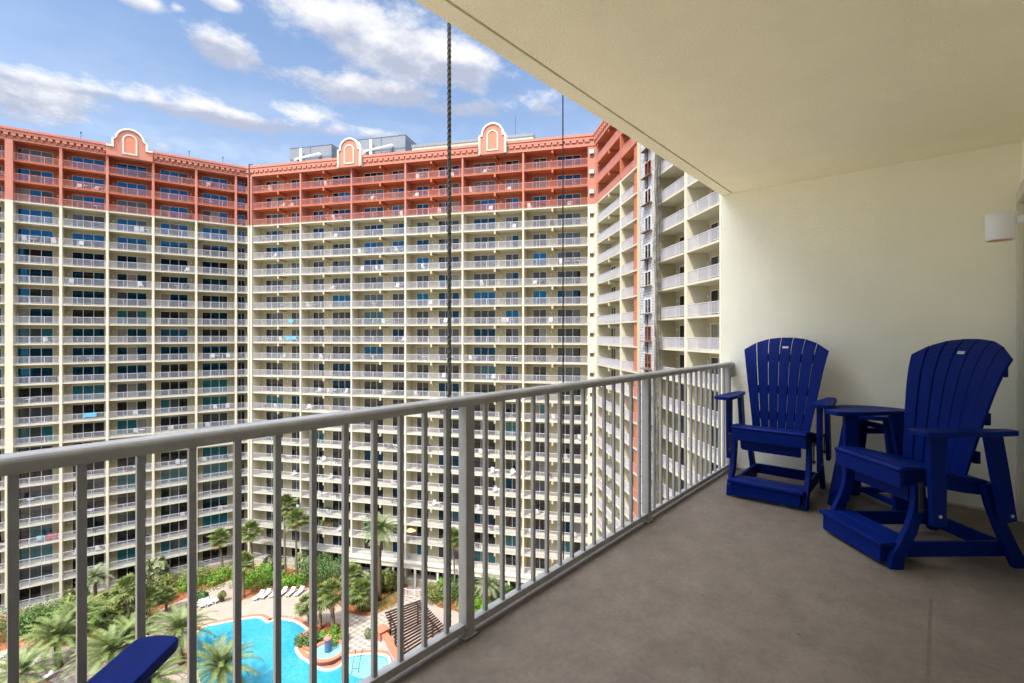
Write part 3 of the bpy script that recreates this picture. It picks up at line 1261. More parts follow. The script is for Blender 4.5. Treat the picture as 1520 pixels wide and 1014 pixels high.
def gable(w, tc, width, wide=False):
    """parapet gable: stepped shoulders, a round head, white coping and a framed arched panel"""
    def slab(b, outline, d0, d1, mi=0):
        b.prism(outline[::-1], d0, d1, mi, M=lambda t, z, d: w.P(t, d, z))
    z0 = ZTOP - .05
    if wide:
        hb, hs, hr, zsh, zst, zsp = width / 2, 2.25, 1.86, ZTOP + 1.55, ZTOP + 2.75, ZTOP + 2.72
    else:
        hb, hs, hr, zsh, zst, zsp = width / 2, 2.15, 1.78, ZTOP + 2.5, ZTOP + 2.95, ZTOP + 3.0
    if wide:
        out = [(tc - hb, z0), (tc - hb, zsh), (tc - hs, zsh), (tc - hs, zst), (tc - hr, zst)]
        end = [(tc + hr, zst), (tc + hs, zst), (tc + hs, zsh), (tc + hb, zsh), (tc + hb, z0)]
    else:
        out = [(tc - hs, z0), (tc - hs, zst), (tc - hr, zst)]
        end = [(tc + hr, zst), (tc + hs, zst), (tc + hs, z0)]
    arc = [(tc + hr * cos(pi - pi * k / 24), zsp + hr * sin(pi - pi * k / 24)) for k in range(25)]
    b = MB()
    # body, built as vertical slices so that the outline stays clean
    slab(b, out + arc + end, -.70, .1)
    g = b.build('parapet_gable', M['pink'], tower)
    # coping: a band following the outline
    path = (out + arc + end)[1:-1] if wide else (out + arc + end)
    b = MB()
    wd = .22
    inner = []
    n = len(path)
    for k in range(n):
        p0 = Vector(path[max(0, k - 1)])
        p1 = Vector(path[k])
        p2 = Vector(path[min(n - 1, k + 1)])
        d1 = (p1 - p0).normalized() if k else (p2 - p1).normalized()
        d2 = (p2 - p1).normalized() if k < n - 1 else d1
        if d1.length < .5:
            d1 = d2
        if d2.length < .5:
            d2 = d1
        n1 = Vector((d1.y, -d1.x))
        n2 = Vector((d2.y, -d2.x))
        nn = n1 + n2
        nn = nn / max(.3, nn.length_squared) * 2 if nn.length > .01 else n1
        inner.append(p1 + nn * wd)
    for k in range(n - 1):
        a, c = Vector(path[k]), Vector(path[k + 1])
        if (c - a).length < 1e-4:
            continue
        e, f = inner[k], inner[k + 1]
        dd = Vector(((c - a).y, -(c - a).x)).normalized() * -.07
        a2, c2 = a + dd, c + dd
        b.hexa([w.P(a2.x, -.86, a2.y), w.P(c2.x, -.86, c2.y), w.P(f.x, -.86, f.y), w.P(e.x, -.86, e.y),
                w.P(a2.x, .14, a2.y), w.P(c2.x, .14, c2.y), w.P(f.x, .14, f.y), w.P(e.x, .14, e.y)])
    b.build('coping', M['trim'], g)
    # panel frame
    hp = .95
    zb, zp = ZTOP + .45, ZTOP + 2.75
    o1 = arch_outline(tc, hp, zb, zp)
    o2 = arch_outline(tc, hp - .2, zb + .2, zp)
    b = MB()
    n = len(o1)
    for k in range(n):
        a, c, e, f = o1[k], o1[(k + 1) % n], o2[(k + 1) % n], o2[k]
        b.hexa([w.P(a[0], -.80, a[1]), w.P(c[0], -.80, c[1]), w.P(e[0], -.80, e[1]), w.P(f[0], -.80, f[1]),
                w.P(a[0], -.69, a[1]), w.P(c[0], -.69, c[1]), w.P(e[0], -.69, e[1]), w.P(f[0], -.69, f[1])])
    b.build('panel_frame', M['trim'], g)
    b = MB()
    slab(b, arch_outline(tc, hp - .2, zb + .2, zp), -.715, -.70)
    b.build('panel', mat('gable_panel', (.54, .19, .12), .85, .2), g)


build_tower()


def own_arm():
    """the arm of the tower that holds our balcony: plain balconies above and below"""
    def P(x, y, z):
        return (x - 45, y - 60, z - GROUND)
    b = MB()
    zb = GROUND - .3
    b.box(-40, 33, -14, HOUSE - .21, zb, ZRED, M=P)
    b.box(-40, 33, -14, HOUSE - .21, ZRED + .001, ZTOP + 1.8, 1, M=P)
    b.build('wall', [M['cream'], M['red']], tower)
    b = MB()
    for k in range(K0, K1 + 1):
        z = zs(k)
        mi = 0 if k <= 6 else 1
        if k in (-1, 0):
            b.box(-40, LEFTX - .21, HOUSE - .209, EDGE, z, z + .2, mi, M=P)
            b.box(ENDX + .21, 30, HOUSE - .209, EDGE, z, z + .2, mi, M=P)
        else:
            b.box(-40, 30, HOUSE - .209, EDGE, z, z + .2, mi, M=P)
    b.box(-40, 30, HOUSE - .209, EDGE + .3, ZTOP + .21, ZTOP + 1.85, 1, M=P)
    b.build('balcony_slab', [M['cream'], M['red']], tower)
    for x in (-39.8, -30.4, -21.0, -12.2, ENDX + .1, 14.0, 22.0, 29.7):
        b = MB()
        if abs(x - ENDX - .1) < .01:
            b.box(x - .1, x + .1, HOUSE - .205, EDGE + .01, zb, -.18, M=P)
            b.box(x - .1, x + .1, HOUSE - .205, EDGE + .01, SLABZ + .2, ZRED, M=P)
        else:
            b.box(x - .1, x + .1, HOUSE - .205, EDGE + .01, zb, ZRED, M=P)
        b.box(x - .1, x + .1, HOUSE - .205, EDGE + .01, ZRED + .001, ZTOP, 1, M=P)
        b.build('partition', [M['cream'], M['red']], tower)
    wb = MB()
    rb = MB()

    def PW(t, d, z):                      # facade runs towards -X as seen from the court
        return (30 - t - 45, EDGE - d - 60, z - GROUND)
    for k in range(K0, 9):
        if k == -1 or k == 0:
            continue
        for x in range(8):
            a = .6 + x * 8.6
            window_into(wb, PW, a + 1, a + 4.6, zs(k) + .26, zs(k) + 2.45, 3, [1, 1, 4], d=EDGE - HOUSE + .205)
        rail_into(rb, PW, .2, 69.8, zs(k) + .2, 1 if k >= 6 else 0, step=.5)
    o = wb.build('window', GL, tower)
    tag(o, kind='stuff')
    o = rb.build('railing', RL, tower)
    tag(o, kind='stuff')


own_arm()


# ------------------------------------------------------------------ on the roof
def roof_things():
    def roof_box(px0, px1, ptop, depth, deep, zbot):
        """front face seen between photo columns px0..px1 at a given distance, turned with the centre wing"""
        r0 = (px0 - 760) / FPX
        r1 = (px1 - 760) / FPX
        O = Vector((*W(r0 * depth, depth), 0))
        u = CW.u
        # length until the right-hand column is reached
        c, s_ = .971, -.239
        L_ = (r1 * depth - r0 * depth) / (c - r1 * s_)
        zt = CAM_H + (HOR - ptop) / FPX * depth
        return O, u, L_, zt
    for (p0, p1, top, dep, lab) in ((430.5, 492, 221, 99, 'grey louvred cooling tower with white pipes, left of the middle arched gable'),
                                    (531, 601.5, 208, 95.5, 'grey louvred cooling tower with white pipes, right of the middle arched gable')):
        O, u, L_, zt = roof_box(p0, p1, top, dep, 5, 0)
        zb = ZTOP + .5
        ang = atan2(u.y, u.x)
        t = thing('cooling_tower', lab, 'cooling tower', (O.x, O.y, zb), ang, 'cooling towers on the roof')
        h = zt - zb
        b = MB()
        b.box(0, L_, 0, 5.2, 1.4, h)
        b.build('casing', M['metal_grey'], t)
        b = MB()
        for x in (.2, L_ / 2, L_ - .2):
            for y in (.2, 5.0):
                b.box(x - .15, x + .15, y - .15, y + .15, 0, 1.4)
        b.build('leg', M['metal_blue'], t)
        b = MB()
        for z in (h * .42, h * .72, 1.45):
            b.box(.02, L_ - .02, -.05, -.001, z, z + .22)
        b.box(L_ / 2 - .06, L_ / 2 + .06, -.06, -.001, 1.4, h)
        b.box(-.06, L_ + .06, -.06, 5.26, h, h + .12)
        n = 14
        for i in range(n):
            z = 1.5 + (h - 1.6) * i / n
            b.box(L_ + .001, L_ + .07, .15, 5.05, z, z + .16)
        b.build('louvre', M['metal_blue'], t)
        for fx_ in (.27, .74):
            b = MB()
            b.lathe([(1.5, h + .12), (1.45, h + .55), (1.55, h + .68), (1.4, h + .68), (1.3, h + .3)], 28, 0, (L_ * fx_, 2.6, 0))
            b.build('fan_ring', M['metal_grey'], t, smooth=True)
        b = MB()
        yp = -.7
        b.tube([(L_ * .32, yp, 0), (L_ * .32, yp, h * .95)], .20, 12)
        b.tube([(L_ * .18, yp, h * .70), (L_ * .74, yp, h * .78)], .17, 12)
        b.tube([(L_ * .74, yp, h * .78), (L_ * .74, yp + .65, h * .78)], .24, 12)
        b.tube([(L_ * .18, yp, h * .70), (L_ * .18, yp + .65, h * .70)], .24, 12)
        b.build('pipe', M['pipe'], t, smooth=False)
        b = MB()
        for x in (.24, .75):
            b.tube([(L_ * x, -.45, 0), (L_ * x, -.45, h * .68)], .2, 10)
        b.build('riser', M['dark_pipe'], t)
    # penthouse
    O, u, L_, zt = roof_box(612, 791, 203, 90, 6, 0)
    zt = ZTOP + 6.1
    zb = ZTOP + .5
    t = thing('roof_penthouse', 'long white plant room on the roof behind the right arched gable', 'plant room', (O.x, O.y, zb), atan2(u.y, u.x))
    h = zt - zb
    b = MB()
    b.box(0, L_, 0, 7, 0, h - .5)
    b.build('wall', M['slab'], t)
    b = MB()
    b.box(-.12, L_ + .12, -.12, 7.12, h - .5, h)
    b.build('roof_edge', M['metal_grey'], t)
    for x in (.74, .82, .90):
        b = MB()
        b.box(L_ * x, L_ * x + 1.1, -.06, -.001, h - 2.6, h - 1.3)
        b.build('vent', M['vent_dark'], t)
    w = u
    p = O + u * (L_ * .79)
    t = thing('roof_fan', 'small round exhaust fan standing on the white roof plant room', 'exhaust fan', (p.x, p.y, zt))
    b = MB()
    b.lathe([(.25, 0), (.25, .7), (.55, .8), (.55, 1.5), (.45, 1.7), (.001, 1.75)], 20, 0, (0, 1.5, 0))
    b.build('housing', M['metal_grey'], t, smooth=True)
    b = MB()
    b.box(-.4, .4, 1.1, 1.9, -.02, .12)
    b.build('curb', M['metal_blue'], t)
    p = O + u * (L_ * .89)
    b = MB()
    b.tube([(0, 0, 0), (0, 0, 3.4)], .035, 6)
    b.box(-.15, .15, -.15, .15, 0, .1)
    o = b.build('roof_antenna', M['dark_pipe'])
    o.location = (p.x, p.y + .8, zt)
    tag(o, 'thin whip antenna standing on the white roof plant room', 'antenna')
    for (t_, w_, lab) in ((7.9, LW, 'short dark antenna on the left wing parapet, left of the wide arched gable'), (22.0, LW, 'short dark antenna on the left wing parapet, right of the wide arched gable'), (27.0, LW, 'thin antenna on the parapet nearest the inner corner of the tower')):
        q = w_.P(t_, .3, ZTOP + 1.85)
        b = MB()
        b.tube([(0, 0, 0), (0, 0, 1.0)], .035, 6)
        b.tube([(0, 0, .95), (0, 0, 1.25)], .09, 8)
        o = b.build('roof_antenna', M['dark_pipe'])
        o.location = (q[0] + 45, q[1] + 60, q[2] + GROUND)
        tag(o, lab, 'antenna')


roof_things()


# ------------------------------------------------------------------ debris net on the right wing
def net():
    m = bpy.data.materials.new('dark_debris_net')
    m.use_nodes = True
    N, L = m.node_tree.nodes, m.node_tree.links
    b = N['Principled BSDF']
    b.inputs['Base Color'].default_value = (.05, .048, .045, 1)
    b.inputs['Roughness'].default_value = .9
    b.inputs['Alpha'].default_value = .55
    tc = N.new('ShaderNodeTexCoord')
    n = N.new('ShaderNodeTexNoise')
    n.inputs['Scale'].default_value = 1.2
    n.inputs['Detail'].default_value = 5
    L.new(tc.outputs['Object'], n.inputs[0])
    mr = N.new('ShaderNodeMapRange')
    mr.inputs['From Min'].default_value = .3
    mr.inputs['From Max'].default_value = .7
    mr.inputs['To Min'].default_value = .12
    mr.inputs['To Max'].default_value = .55
    L.new(n.outputs[0], mr.inputs[0])
    L.new(mr.outputs[0], b.inputs['Alpha'])
    b_ = MB()
    n = 70
    rows = []
    nz = 46
    for j in range(nz + 1):
        z = GROUND + 1.5 + (ZTOP - GROUND - 2) * j / nz
        rows.append([RW.P(22.5 + 1.7 * i / 8, -.35 + .12 * sin(i * 1.9 + j * .7) + .08 * sin(j * 1.3), z) for i in range(9)])
    i0 = 0
    for r in rows:
        b_.v += r
    for j in range(nz):
        for i in range(8):
            b_.f.append((j * 9 + i, j * 9 + i + 1, (j + 1) * 9 + i + 1, (j + 1) * 9 + i))
            b_.m.append(0)
    o = b_.build('debris_net', m, smooth=True)
    o.location = (45, 60, GROUND)
    s = o.modifiers.new('thickness', 'SOLIDIFY')
    s.thickness = .01
    tag(o, 'dark see-through debris net hanging down the right wing beside the bare block strip', 'net')


net()


# ------------------------------------------------------------------ courtyard
M['ground'] = mat('sandy_ground', (.22, .20, .14), .95, .1, var=.3, vscale=.05)
M['deck'] = mat('pink_pool_deck', (.32, .26, .215), .85, .2, var=.08, vscale=.5)
M['mulch'] = mat('pine_straw', (.22, .085, .035), .95, .1, var=.45, vscale=2.5)
M['lawn'] = mat('lawn', (.075, .13, .03), .95, .1, var=.4, vscale=1.5)
M['brick'] = mat('red_brick_coping', (.42, .15, .085), .8, .2, var=.15, vscale=5)
M['coping'] = mat('pale_pool_edge', (.62, .57, .50), .7, .3)
M['water'] = mat('pool_water', (.035, .29, .38), .04, .5, var=.16, vscale=.8, bump=.25, bscale=2.2)
M['shallow'] = mat('shallow_water', (.19, .38, .42), .04, .5, var=.12, vscale=1.2, bump=.2, bscale=2.5)
M['tile_white'] = mat('pool_step_tile', (.55, .68, .72), .4, .4)
M['blue_tile'] = mat('blue_mosaic', (.06, .12, .24), .25, .5, var=.5, vscale=9)
M['lounger'] = mat('white_lounger', (.60, .59, .57), .7, .3)
M['pergola'] = mat('brown_pergola_wood', (.055, .032, .022), .7, .3, var=.3, vscale=3)
M['trunk'] = mat('palm_trunk', (.17, .135, .10), .95, .1, var=.35, vscale=7)
M['dtrunk'] = mat('date_palm_trunk', (.13, .09, .06), .95, .1, var=.5, vscale=9, bump=1, bscale=12)
M['frond'] = mat('sabal_leaf', (.17, .20, .045), .55, .4, col2=(.07, .11, .022), vscale=1.6)
M['frond_dry'] = mat('dry_leaf', (.25, .19, .08), .8, .2, var=.3, vscale=3)
M['date'] = mat('date_palm_leaf', (.165, .205, .06), .5, .4, col2=(.075, .115, .03), vscale=1.4)
M['date_pale'] = mat('silver_palm_leaf', (.22, .25, .13), .5, .4, col2=(.13, .16, .07), vscale=1.4)
M['fruit'] = mat('palm_fruit', (.55, .28, .03), .6, .3)
M['leafA'] = mat('bright_hedge_leaf', (.15, .29, .02), .5, .4, col2=(.07, .17, .012), vscale=1.3)
M['leafB'] = mat('dark_shrub_leaf', (.085, .165, .03), .5, .4, col2=(.035, .085, .016), vscale=1.3)
M['leafC'] = mat('olive_shrub_leaf', (.20, .215, .05), .55, .4, col2=(.09, .12, .028), vscale=1.1)
M['leafD'] = mat('grey_shrub_leaf', (.25, .27, .15), .6, .3, col2=(.12, .145, .06), vscale=1.2)
M['terracotta'] = mat('dark_pot', (.05, .04, .035), .6, .3)
M['flower'] = mat('pink_flower', (.62, .10, .22), .6, .3)


def water_nodes():
    """pool floor seen through the water: caustic light painted as a paler wavering net, and deeper patches"""
    nt = M['water'].node_tree
    N, L = nt.nodes, nt.links
    b = N['Principled BSDF']
    tc = N.new('ShaderNodeTexCoord')
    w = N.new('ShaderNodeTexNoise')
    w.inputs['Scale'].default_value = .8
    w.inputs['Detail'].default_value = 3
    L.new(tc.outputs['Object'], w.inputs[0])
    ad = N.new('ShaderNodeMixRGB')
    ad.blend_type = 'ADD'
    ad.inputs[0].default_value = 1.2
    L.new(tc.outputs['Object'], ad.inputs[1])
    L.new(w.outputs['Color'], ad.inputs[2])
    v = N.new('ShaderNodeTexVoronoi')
    v.feature = 'DISTANCE_TO_EDGE'  # cell edges carry the caustic light painted into the water colour
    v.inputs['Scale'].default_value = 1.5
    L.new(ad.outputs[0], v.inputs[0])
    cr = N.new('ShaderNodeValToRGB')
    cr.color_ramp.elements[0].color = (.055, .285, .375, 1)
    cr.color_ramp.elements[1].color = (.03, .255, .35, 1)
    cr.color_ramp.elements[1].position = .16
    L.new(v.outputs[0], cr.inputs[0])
    d = N.new('ShaderNodeTexNoise')
    d.inputs['Scale'].default_value = .16
    L.new(tc.outputs['Object'], d.inputs[0])
    mx = N.new('ShaderNodeMixRGB')
    mx.blend_type = 'MULTIPLY'
    mr = N.new('ShaderNodeMapRange')
    mr.inputs['From Min'].default_value = .4
    mr.inputs['From Max'].default_value = .65
    mr.inputs['To Max'].default_value = .6
    L.new(d.outputs[0], mr.inputs[0])
    L.new(mr.outputs[0], mx.inputs[0])
    L.new(cr.outputs[0], mx.inputs[1])
    mx.inputs[2].default_value = (.45, .78, .90, 1)
    L.new(mx.outputs[0], b.inputs['Base Color'])


water_nodes()


def poly_px(pts):
    return [at(x, y).to_2d() for x, y in pts]


def smooth_closed(pts, n=6):
    out = []
    m = len(pts)
    for i in range(m):
        p0, p1, p2, p3 = pts[i - 1], pts[i], pts[(i + 1) % m], pts[(i + 2) % m]
        for k in range(n):
            t = k / n
            out.append(.5 * ((2 * p1) + (p2 - p0) * t + (2 * p0 - 5 * p1 + 4 * p2 - p3) * t * t + (-p0 + 3 * p1 - 3 * p2 + p3) * t ** 3))
    return out


def flat(name, poly, z, m, kind='structure'):
    me = bpy.data.meshes.new(name)
    bm = bmesh.new()
    vs = [bm.verts.new((p[0], p[1], z)) for p in poly]
    f = bm.faces.new(vs)
    f.normal_update()
    if f.normal.z < 0:
        f.normal_flip()
    bmesh.ops.triangulate(bm, faces=bm.faces)
    bm.to_mesh(me)
    bm.free()
    me.materials.append(m)
    o = link(name, me)
    if kind:
        o['kind'] = kind
    return o


def offset(poly, d):
    """grow a closed outline by d (counter-clockwise or clockwise alike)"""
    n = len(poly)
    area = sum(poly[i].x * poly[(i + 1) % n].y - poly[(i + 1) % n].x * poly[i].y for i in range(n))
    s = 1 if area > 0 else -1
    out = []
    for i in range(n):
        t = (poly[(i + 1) % n] - poly[i - 1]).normalized()
        out.append(poly[i] + Vector((t.y, -t.x)) * d * s)
    return out


def band(b, inner, outer, z0, z1, mi=0):
    n = len(inner)
    for i in range(n):
        j = (i + 1) % n
        b.hexa([(*inner[i], z0), (*inner[j], z0), (*outer[j], z0), (*outer[i], z0),
                (*inner[i], z1), (*inner[j], z1), (*outer[j], z1), (*outer[i], z1)], mi)


G0 = GROUND
big = [Vector(p) for p in ((-1500, -1500), (1500, -1500), (1500, 1500), (-1500, 1500))]
flat('ground', big, G0 - .02, M['ground'])


def checker_mat(name, c1, c2, scale, rot):
    m = bpy.data.materials.new(name)
    m.use_nodes = True
    N, L = m.node_tree.nodes, m.node_tree.links
    b = N['Principled BSDF']
    b.inputs['Roughness'].default_value = .85
    tc = N.new('ShaderNodeTexCoord')
    mp = N.new('ShaderNodeMapping')
    mp.inputs['Rotation'].default_value = (0, 0, rot)
    mp.inputs['Location'].default_value = (0, 0, .37)
    L.new(tc.outputs['Object'], mp.inputs[0])
    ch = N.new('ShaderNodeTexChecker')
    ch.inputs['Scale'].default_value = scale
    ch.inputs['Color1'].default_value = (*c1, 1)
    ch.inputs['Color2'].default_value = (*c2, 1)
    L.new(mp.outputs[0], ch.inputs[0])
    n = N.new('ShaderNodeTexNoise')
    n.inputs['Scale'].default_value = 2.0
    n.inputs['Detail'].default_value = 6
    L.new(tc.outputs['Object'], n.inputs[0])
    mx = N.new('ShaderNodeMixRGB')
    mx.blend_type = 'MULTIPLY'
    mx.inputs[0].default_value = .5
    L.new(ch.outputs[0], mx.inputs[1])
    L.new(n.outputs[0], mx.inputs[2])
    L.new(mx.outputs[0], b.inputs['Base Color'])
    return m


court = [Vector(p) for p in ((-42, 2.2), (30, 2.2))] + [Vector((RW.P(t, .0, 0)[0] + 45, RW.P(t, .0, 0)[1] + 60)) for t in (47, 0)] + \
        [Vector((CW.P(t, 0, 0)[0] + 45, CW.P(t, 0, 0)[1] + 60)) for t in (61, -1)] + [Vector((LW.P(t, 0, 0)[0] + 45, LW.P(t, 0, 0)[1] + 60)) for t in (30, -12)] + [Vector((-42, 108))]
flat('pool_deck', court, G0, M['deck'])
TILE = checker_mat('diamond_paving', (.50, .44, .37), (.33, .265, .22), 1.7, radians(38))
flat('diamond_path', smooth_closed(poly_px([(514, 912), (545, 918), (580, 905), (600, 893), (612, 882), (628, 884), (626, 897), (600, 915), (575, 935), (560, 955), (552, 972), (515, 976), (500, 945)]), 3), G0 + .006, TILE)
flat('patio', poly_px([(-60, 968), (30, 962), (95, 958), (118, 985), (120, 1040), (-60, 1040)]), G0 + .006, TILE)
flat('mulch_bed', smooth_closed(poly_px([(-40, 905), (40, 895), (140, 872), (235, 852), (330, 842), (345, 848), (338, 862), (295, 880), (238, 905), (180, 935), (110, 958), (30, 962), (-40, 966)]), 4), G0 + .010, M['mulch'])
flat('mulch_bed', smooth_closed(poly_px([(349, 852), (400, 838), (458, 836), (500, 842), (500, 862), (458, 872), (425, 876), (398, 873), (378, 884), (362, 890), (350, 892)]), 4), G0 + .010, M['mulch'])
flat('mulch_bed', smooth_closed(poly_px([(470, 866), (520, 850), (595, 862), (606, 880), (590, 893), (572, 905), (548, 914), (520, 910), (500, 896)]), 4), G0 + .014, M['mulch'])
flat('mulch_bed', smooth_closed(poly_px([(634, 866), (700, 868), (790, 872), (790, 890), (705, 912), (670, 905), (645, 897)]), 4), G0 + .010, M['mulch'])
flat('lawn', smooth_closed(poly_px([(700, 890), (730, 886), (790, 880), (800, 900), (740, 925), (700, 925), (690, 905)]), 4), G0 + .016, M['lawn'])


# pool
pool_px = [(300, 934), (322, 928), (353, 922), (380, 918), (390, 921), (397, 925.5), (412, 921), (430, 922), (446, 929), (456, 939), (450, 946), (440, 955), (438, 966), (445, 977), (456, 984), (464, 990), (480, 997),
           (500, 994), (511, 985), (515, 977), (548, 973), (575, 978), (572, 1010), (560, 1060), (500, 1110), (420, 1120), (350, 1090), (310, 1040), (290, 990), (288, 955)]
pool = smooth_closed(poly_px(pool_px), 4)
o = flat('water', pool, G0 + .05, M['water'])
o = flat('shallow_water', smooth_closed(poly_px([(516, 979), (547, 975), (573, 980), (570, 1005), (545, 1008), (525, 1004), (513, 992)]), 4), G0 + .056, M['shallow'])
b = MB()
band(b, offset(pool, -.02), offset(pool, .32), G0 + .002, G0 + .16)
band(b, offset(pool, .322), offset(pool, .95), G0 + .002, G0 + .12, 1)
o = b.build('pool_coping', [M['coping'], M['brick']])
tag(o, kind='structure')
# submerged steps of the beach entry
b = MB()
for i in range(7):
    y = 978.5 + i * 3.6
    a, c = at(517 - i * .3, y + .6), at(571, y - 1.2 + i * .5)
    d = (c - a).normalized()
    nn = Vector((-d.y, d.x, 0)) * .09
    b.quad([(a + nn).to_2d().to_3d() + Vector((0, 0, G0 + .062)), (a - nn).to_2d().to_3d() + Vector((0, 0, G0 + .062)), (c - nn).to_2d().to_3d() + Vector((0, 0, G0 + .062)), (c + nn).to_2d().to_3d() + Vector((0, 0, G0 + .062))])
o = b.build('pool_steps', mat('step_edge', (.10, .30, .40), .3, .4))
tag(o, kind='structure')


def hand_rail(name, label, pa, pb, m, gap=.5, h=.9):
    a, c = at(*pa), at(*pb)
    d = (c - a)
    d.z = 0
    L_ = d.length
    d.normalize()
    s = Vector((-d.y, d.x, 0)) * gap / 2
    t = thing(name, label, 'handrail', (a.x, a.y, G0))
    for sg in (-1, 1):
        b = MB()
        o = s * sg
        b.tube([o + Vector((0, 0, .05)), o + Vector((0, 0, h)), o + d * (L_ * .3) + Vector((0, 0, h + .05)), o + d * (L_ * .9) + Vector((0, 0, h * .6)), o + d * L_ + Vector((0, 0, .05))], .03, 8)
        b.build('rail_tube', m, t, smooth=True)
    b = MB()
    for q in (.12, .88):
        b.tube([-s + d * L_ * q + Vector((0, 0, .35)), s + d * L_ * q + Vector((0, 0, .35))], .025, 6)
    b.build('rung', m, t, smooth=True)


hand_rail('pool_ladder', 'white curved pool ladder on the far pool edge', (436, 919.5), (430, 927), M['white'], .6, .95)
hand_rail('pool_handrail', 'thin dark handrail going down the submerged pool steps', (533, 972), (527, 1000), M['cable'], .8, .7)


def fountain():
    c = at(487, 972)
    t = thing('fountain', 'round brick-rimmed pool fountain with a blue tiled column', 'fountain', (c.x, c.y, G0))
    R = 2.35
    b = MB()
    b.lathe([(R - .55, .02), (R - .55, .62), (R, .62), (R, .02)], 48)
    b.build('basin_rim', M['brick'], t)
    b = MB()
    b.lathe([(R + .001, .10), (R + .02, .10), (R + .02, .50), (R + .001, .50)], 48)
    b.build('basin_band', mat('basin_dark_tile', (.10, .05, .05), .4, .4), t)
    b = MB()
    b.lathe([(R - .551, .48), (.001, .48)], 40)
    b.build('basin_water', M['shallow'], t)
    b = MB()
    b.lathe([(.44, .4), (.44, 2.05), (.001, 2.06)], 28)
    b.build('column', M['blue_tile'], t, smooth=False)
    b = MB()
    b.lathe([(.52, 2.06), (.55, 2.2), (.4, 2.35), (.12, 2.42), (.12, 2.6), (.001, 2.62)], 24)
    b.build('finial', M['pink'], t, smooth=True)
    # planting island behind it
    isl = smooth_closed(poly_px([(446, 948), (456, 940), (478, 930), (503, 931), (512, 945), (512, 962), (500, 968), (470, 968), (452, 962)]), 4)
    b = MB()
    band(b, offset(isl, -.2), offset(isl, .25), G0 + .018, G0 + .30)
    o = b.build('island_kerb', M['brick'])
    tag(o, kind='structure')
    flat('mulch_bed', isl, G0 + .02, M['mulch'])


fountain()


# ---- plants
def leaf_cloud(n, blobs, size, seed, squash=1.0):
    rnd = random.Random(seed)
    b = MB()
    tot = sum(r ** 2 for _, r in blobs)
    for (c, r) in blobs:
        m = int(n * r * r / tot)
        for _ in range(m):
            while True:
                d = Vector((rnd.uniform(-1, 1), rnd.uniform(-1, 1), rnd.uniform(-.75, 1)))
                if .05 < d.length < 1:
                    break
            d.normalize()
            p = Vector(c) + Vector((d.x, d.y, d.z * squash)) * r * (rnd.uniform(.72, 1.06))
            if p.z < .02:
                p.z = rnd.uniform(.02, .2)
            nrm = (d + Vector((rnd.uniform(-1, 1), rnd.uniform(-1, 1), rnd.uniform(-.6, 1))) * .75).normalized()
            u = nrm.orthogonal().normalized()
            w = nrm.cross(u)
            a = rnd.uniform(0, 2 * pi)
            u, w = u * cos(a) + w * sin(a), w * cos(a) - u * sin(a)
            s = size * rnd.uniform(.6, 1.3)
            b.quad([p - u * s, p + w * s * .55 - u * .1 * s, p + u * s, p - w * s * .55 - u * .1 * s])
    return b


def shrub_mesh(name, m, size, seed, n=1300, leaf=.16, tall=1.0):
    rnd = random.Random(seed)
    blobs = []
    for i in range(8):
        a = rnd.uniform(0, 2 * pi)
        rr = size * rnd.uniform(.1, .62)
        blobs.append(((rr * cos(a), rr * sin(a), size * tall * rnd.uniform(.3, .75)), size * rnd.uniform(.35, .55)))
    b = leaf_cloud(n, blobs, leaf, seed)
    for i in range(5):
        a = i * 1.26
        b.tube([(0, 0, 0), (.3 * size * cos(a), .3 * size * sin(a), size * .7 * tall)], .03, 5)
    return b.mesh(name, m)


def hedge_mesh(name, m, lx, ly, h, seed, n=2600, leaf=.13):
    rnd = random.Random(seed)
    blobs = []
    k = max(3, int(lx * ly * 1.3))
    for i in range(k):
        blobs.append(((rnd.uniform(-lx / 2, lx / 2), rnd.uniform(-ly / 2, ly / 2), h * rnd.uniform(.35, .6)), h * rnd.uniform(.45, .62)))
    return leaf_cloud(n, blobs, leaf, seed).mesh(name, m)


SH = {'bright': [shrub_mesh('shrub', M['leafA'], 1.0, 11), shrub_mesh('shrub', M['leafA'], 1.0, 12)],
      'dark': [shrub_mesh('shrub', M['leafB'], 1.0, 13), shrub_mesh('shrub', M['leafB'], 1.0, 14, tall=1.2)],
      'olive': [shrub_mesh('shrub', M['leafC'], 1.0, 15), shrub_mesh('shrub', M['leafC'], 1.0, 16, tall=1.3)],
      'grey': [shrub_mesh('shrub', M['leafD'], 1.0, 17, leaf=.2), shrub_mesh('shrub', M['leafD'], 1.0, 18, leaf=.2, tall=1.2)]}


def shrub(kind, px, py, s, label, h=1.0, group='shrubs in the courtyard beds'):
    me = SH[kind][random.randrange(2)]
    o = link('shrub', me)
    p = at(px, py)
    o.location = (p.x, p.y, G0 + .01)
    o.scale = (s, s, s * h)
    o.rotation_euler.z = random.uniform(0, 6.28)
    tag(o, label, 'shrub', group)
    return o


def hedge(m, px, py, lx, ly, h, label, rz=0.0, n=2600):
    me = hedge_mesh('hedge', m, lx, ly, h, int(px * 7 + py), n)
    o = link('hedge', me)
    p = at(px, py)
    o.location = (p.x, p.y, G0 + .01)
    o.rotation_euler.z = rz
    tag(o, label, 'hedge')


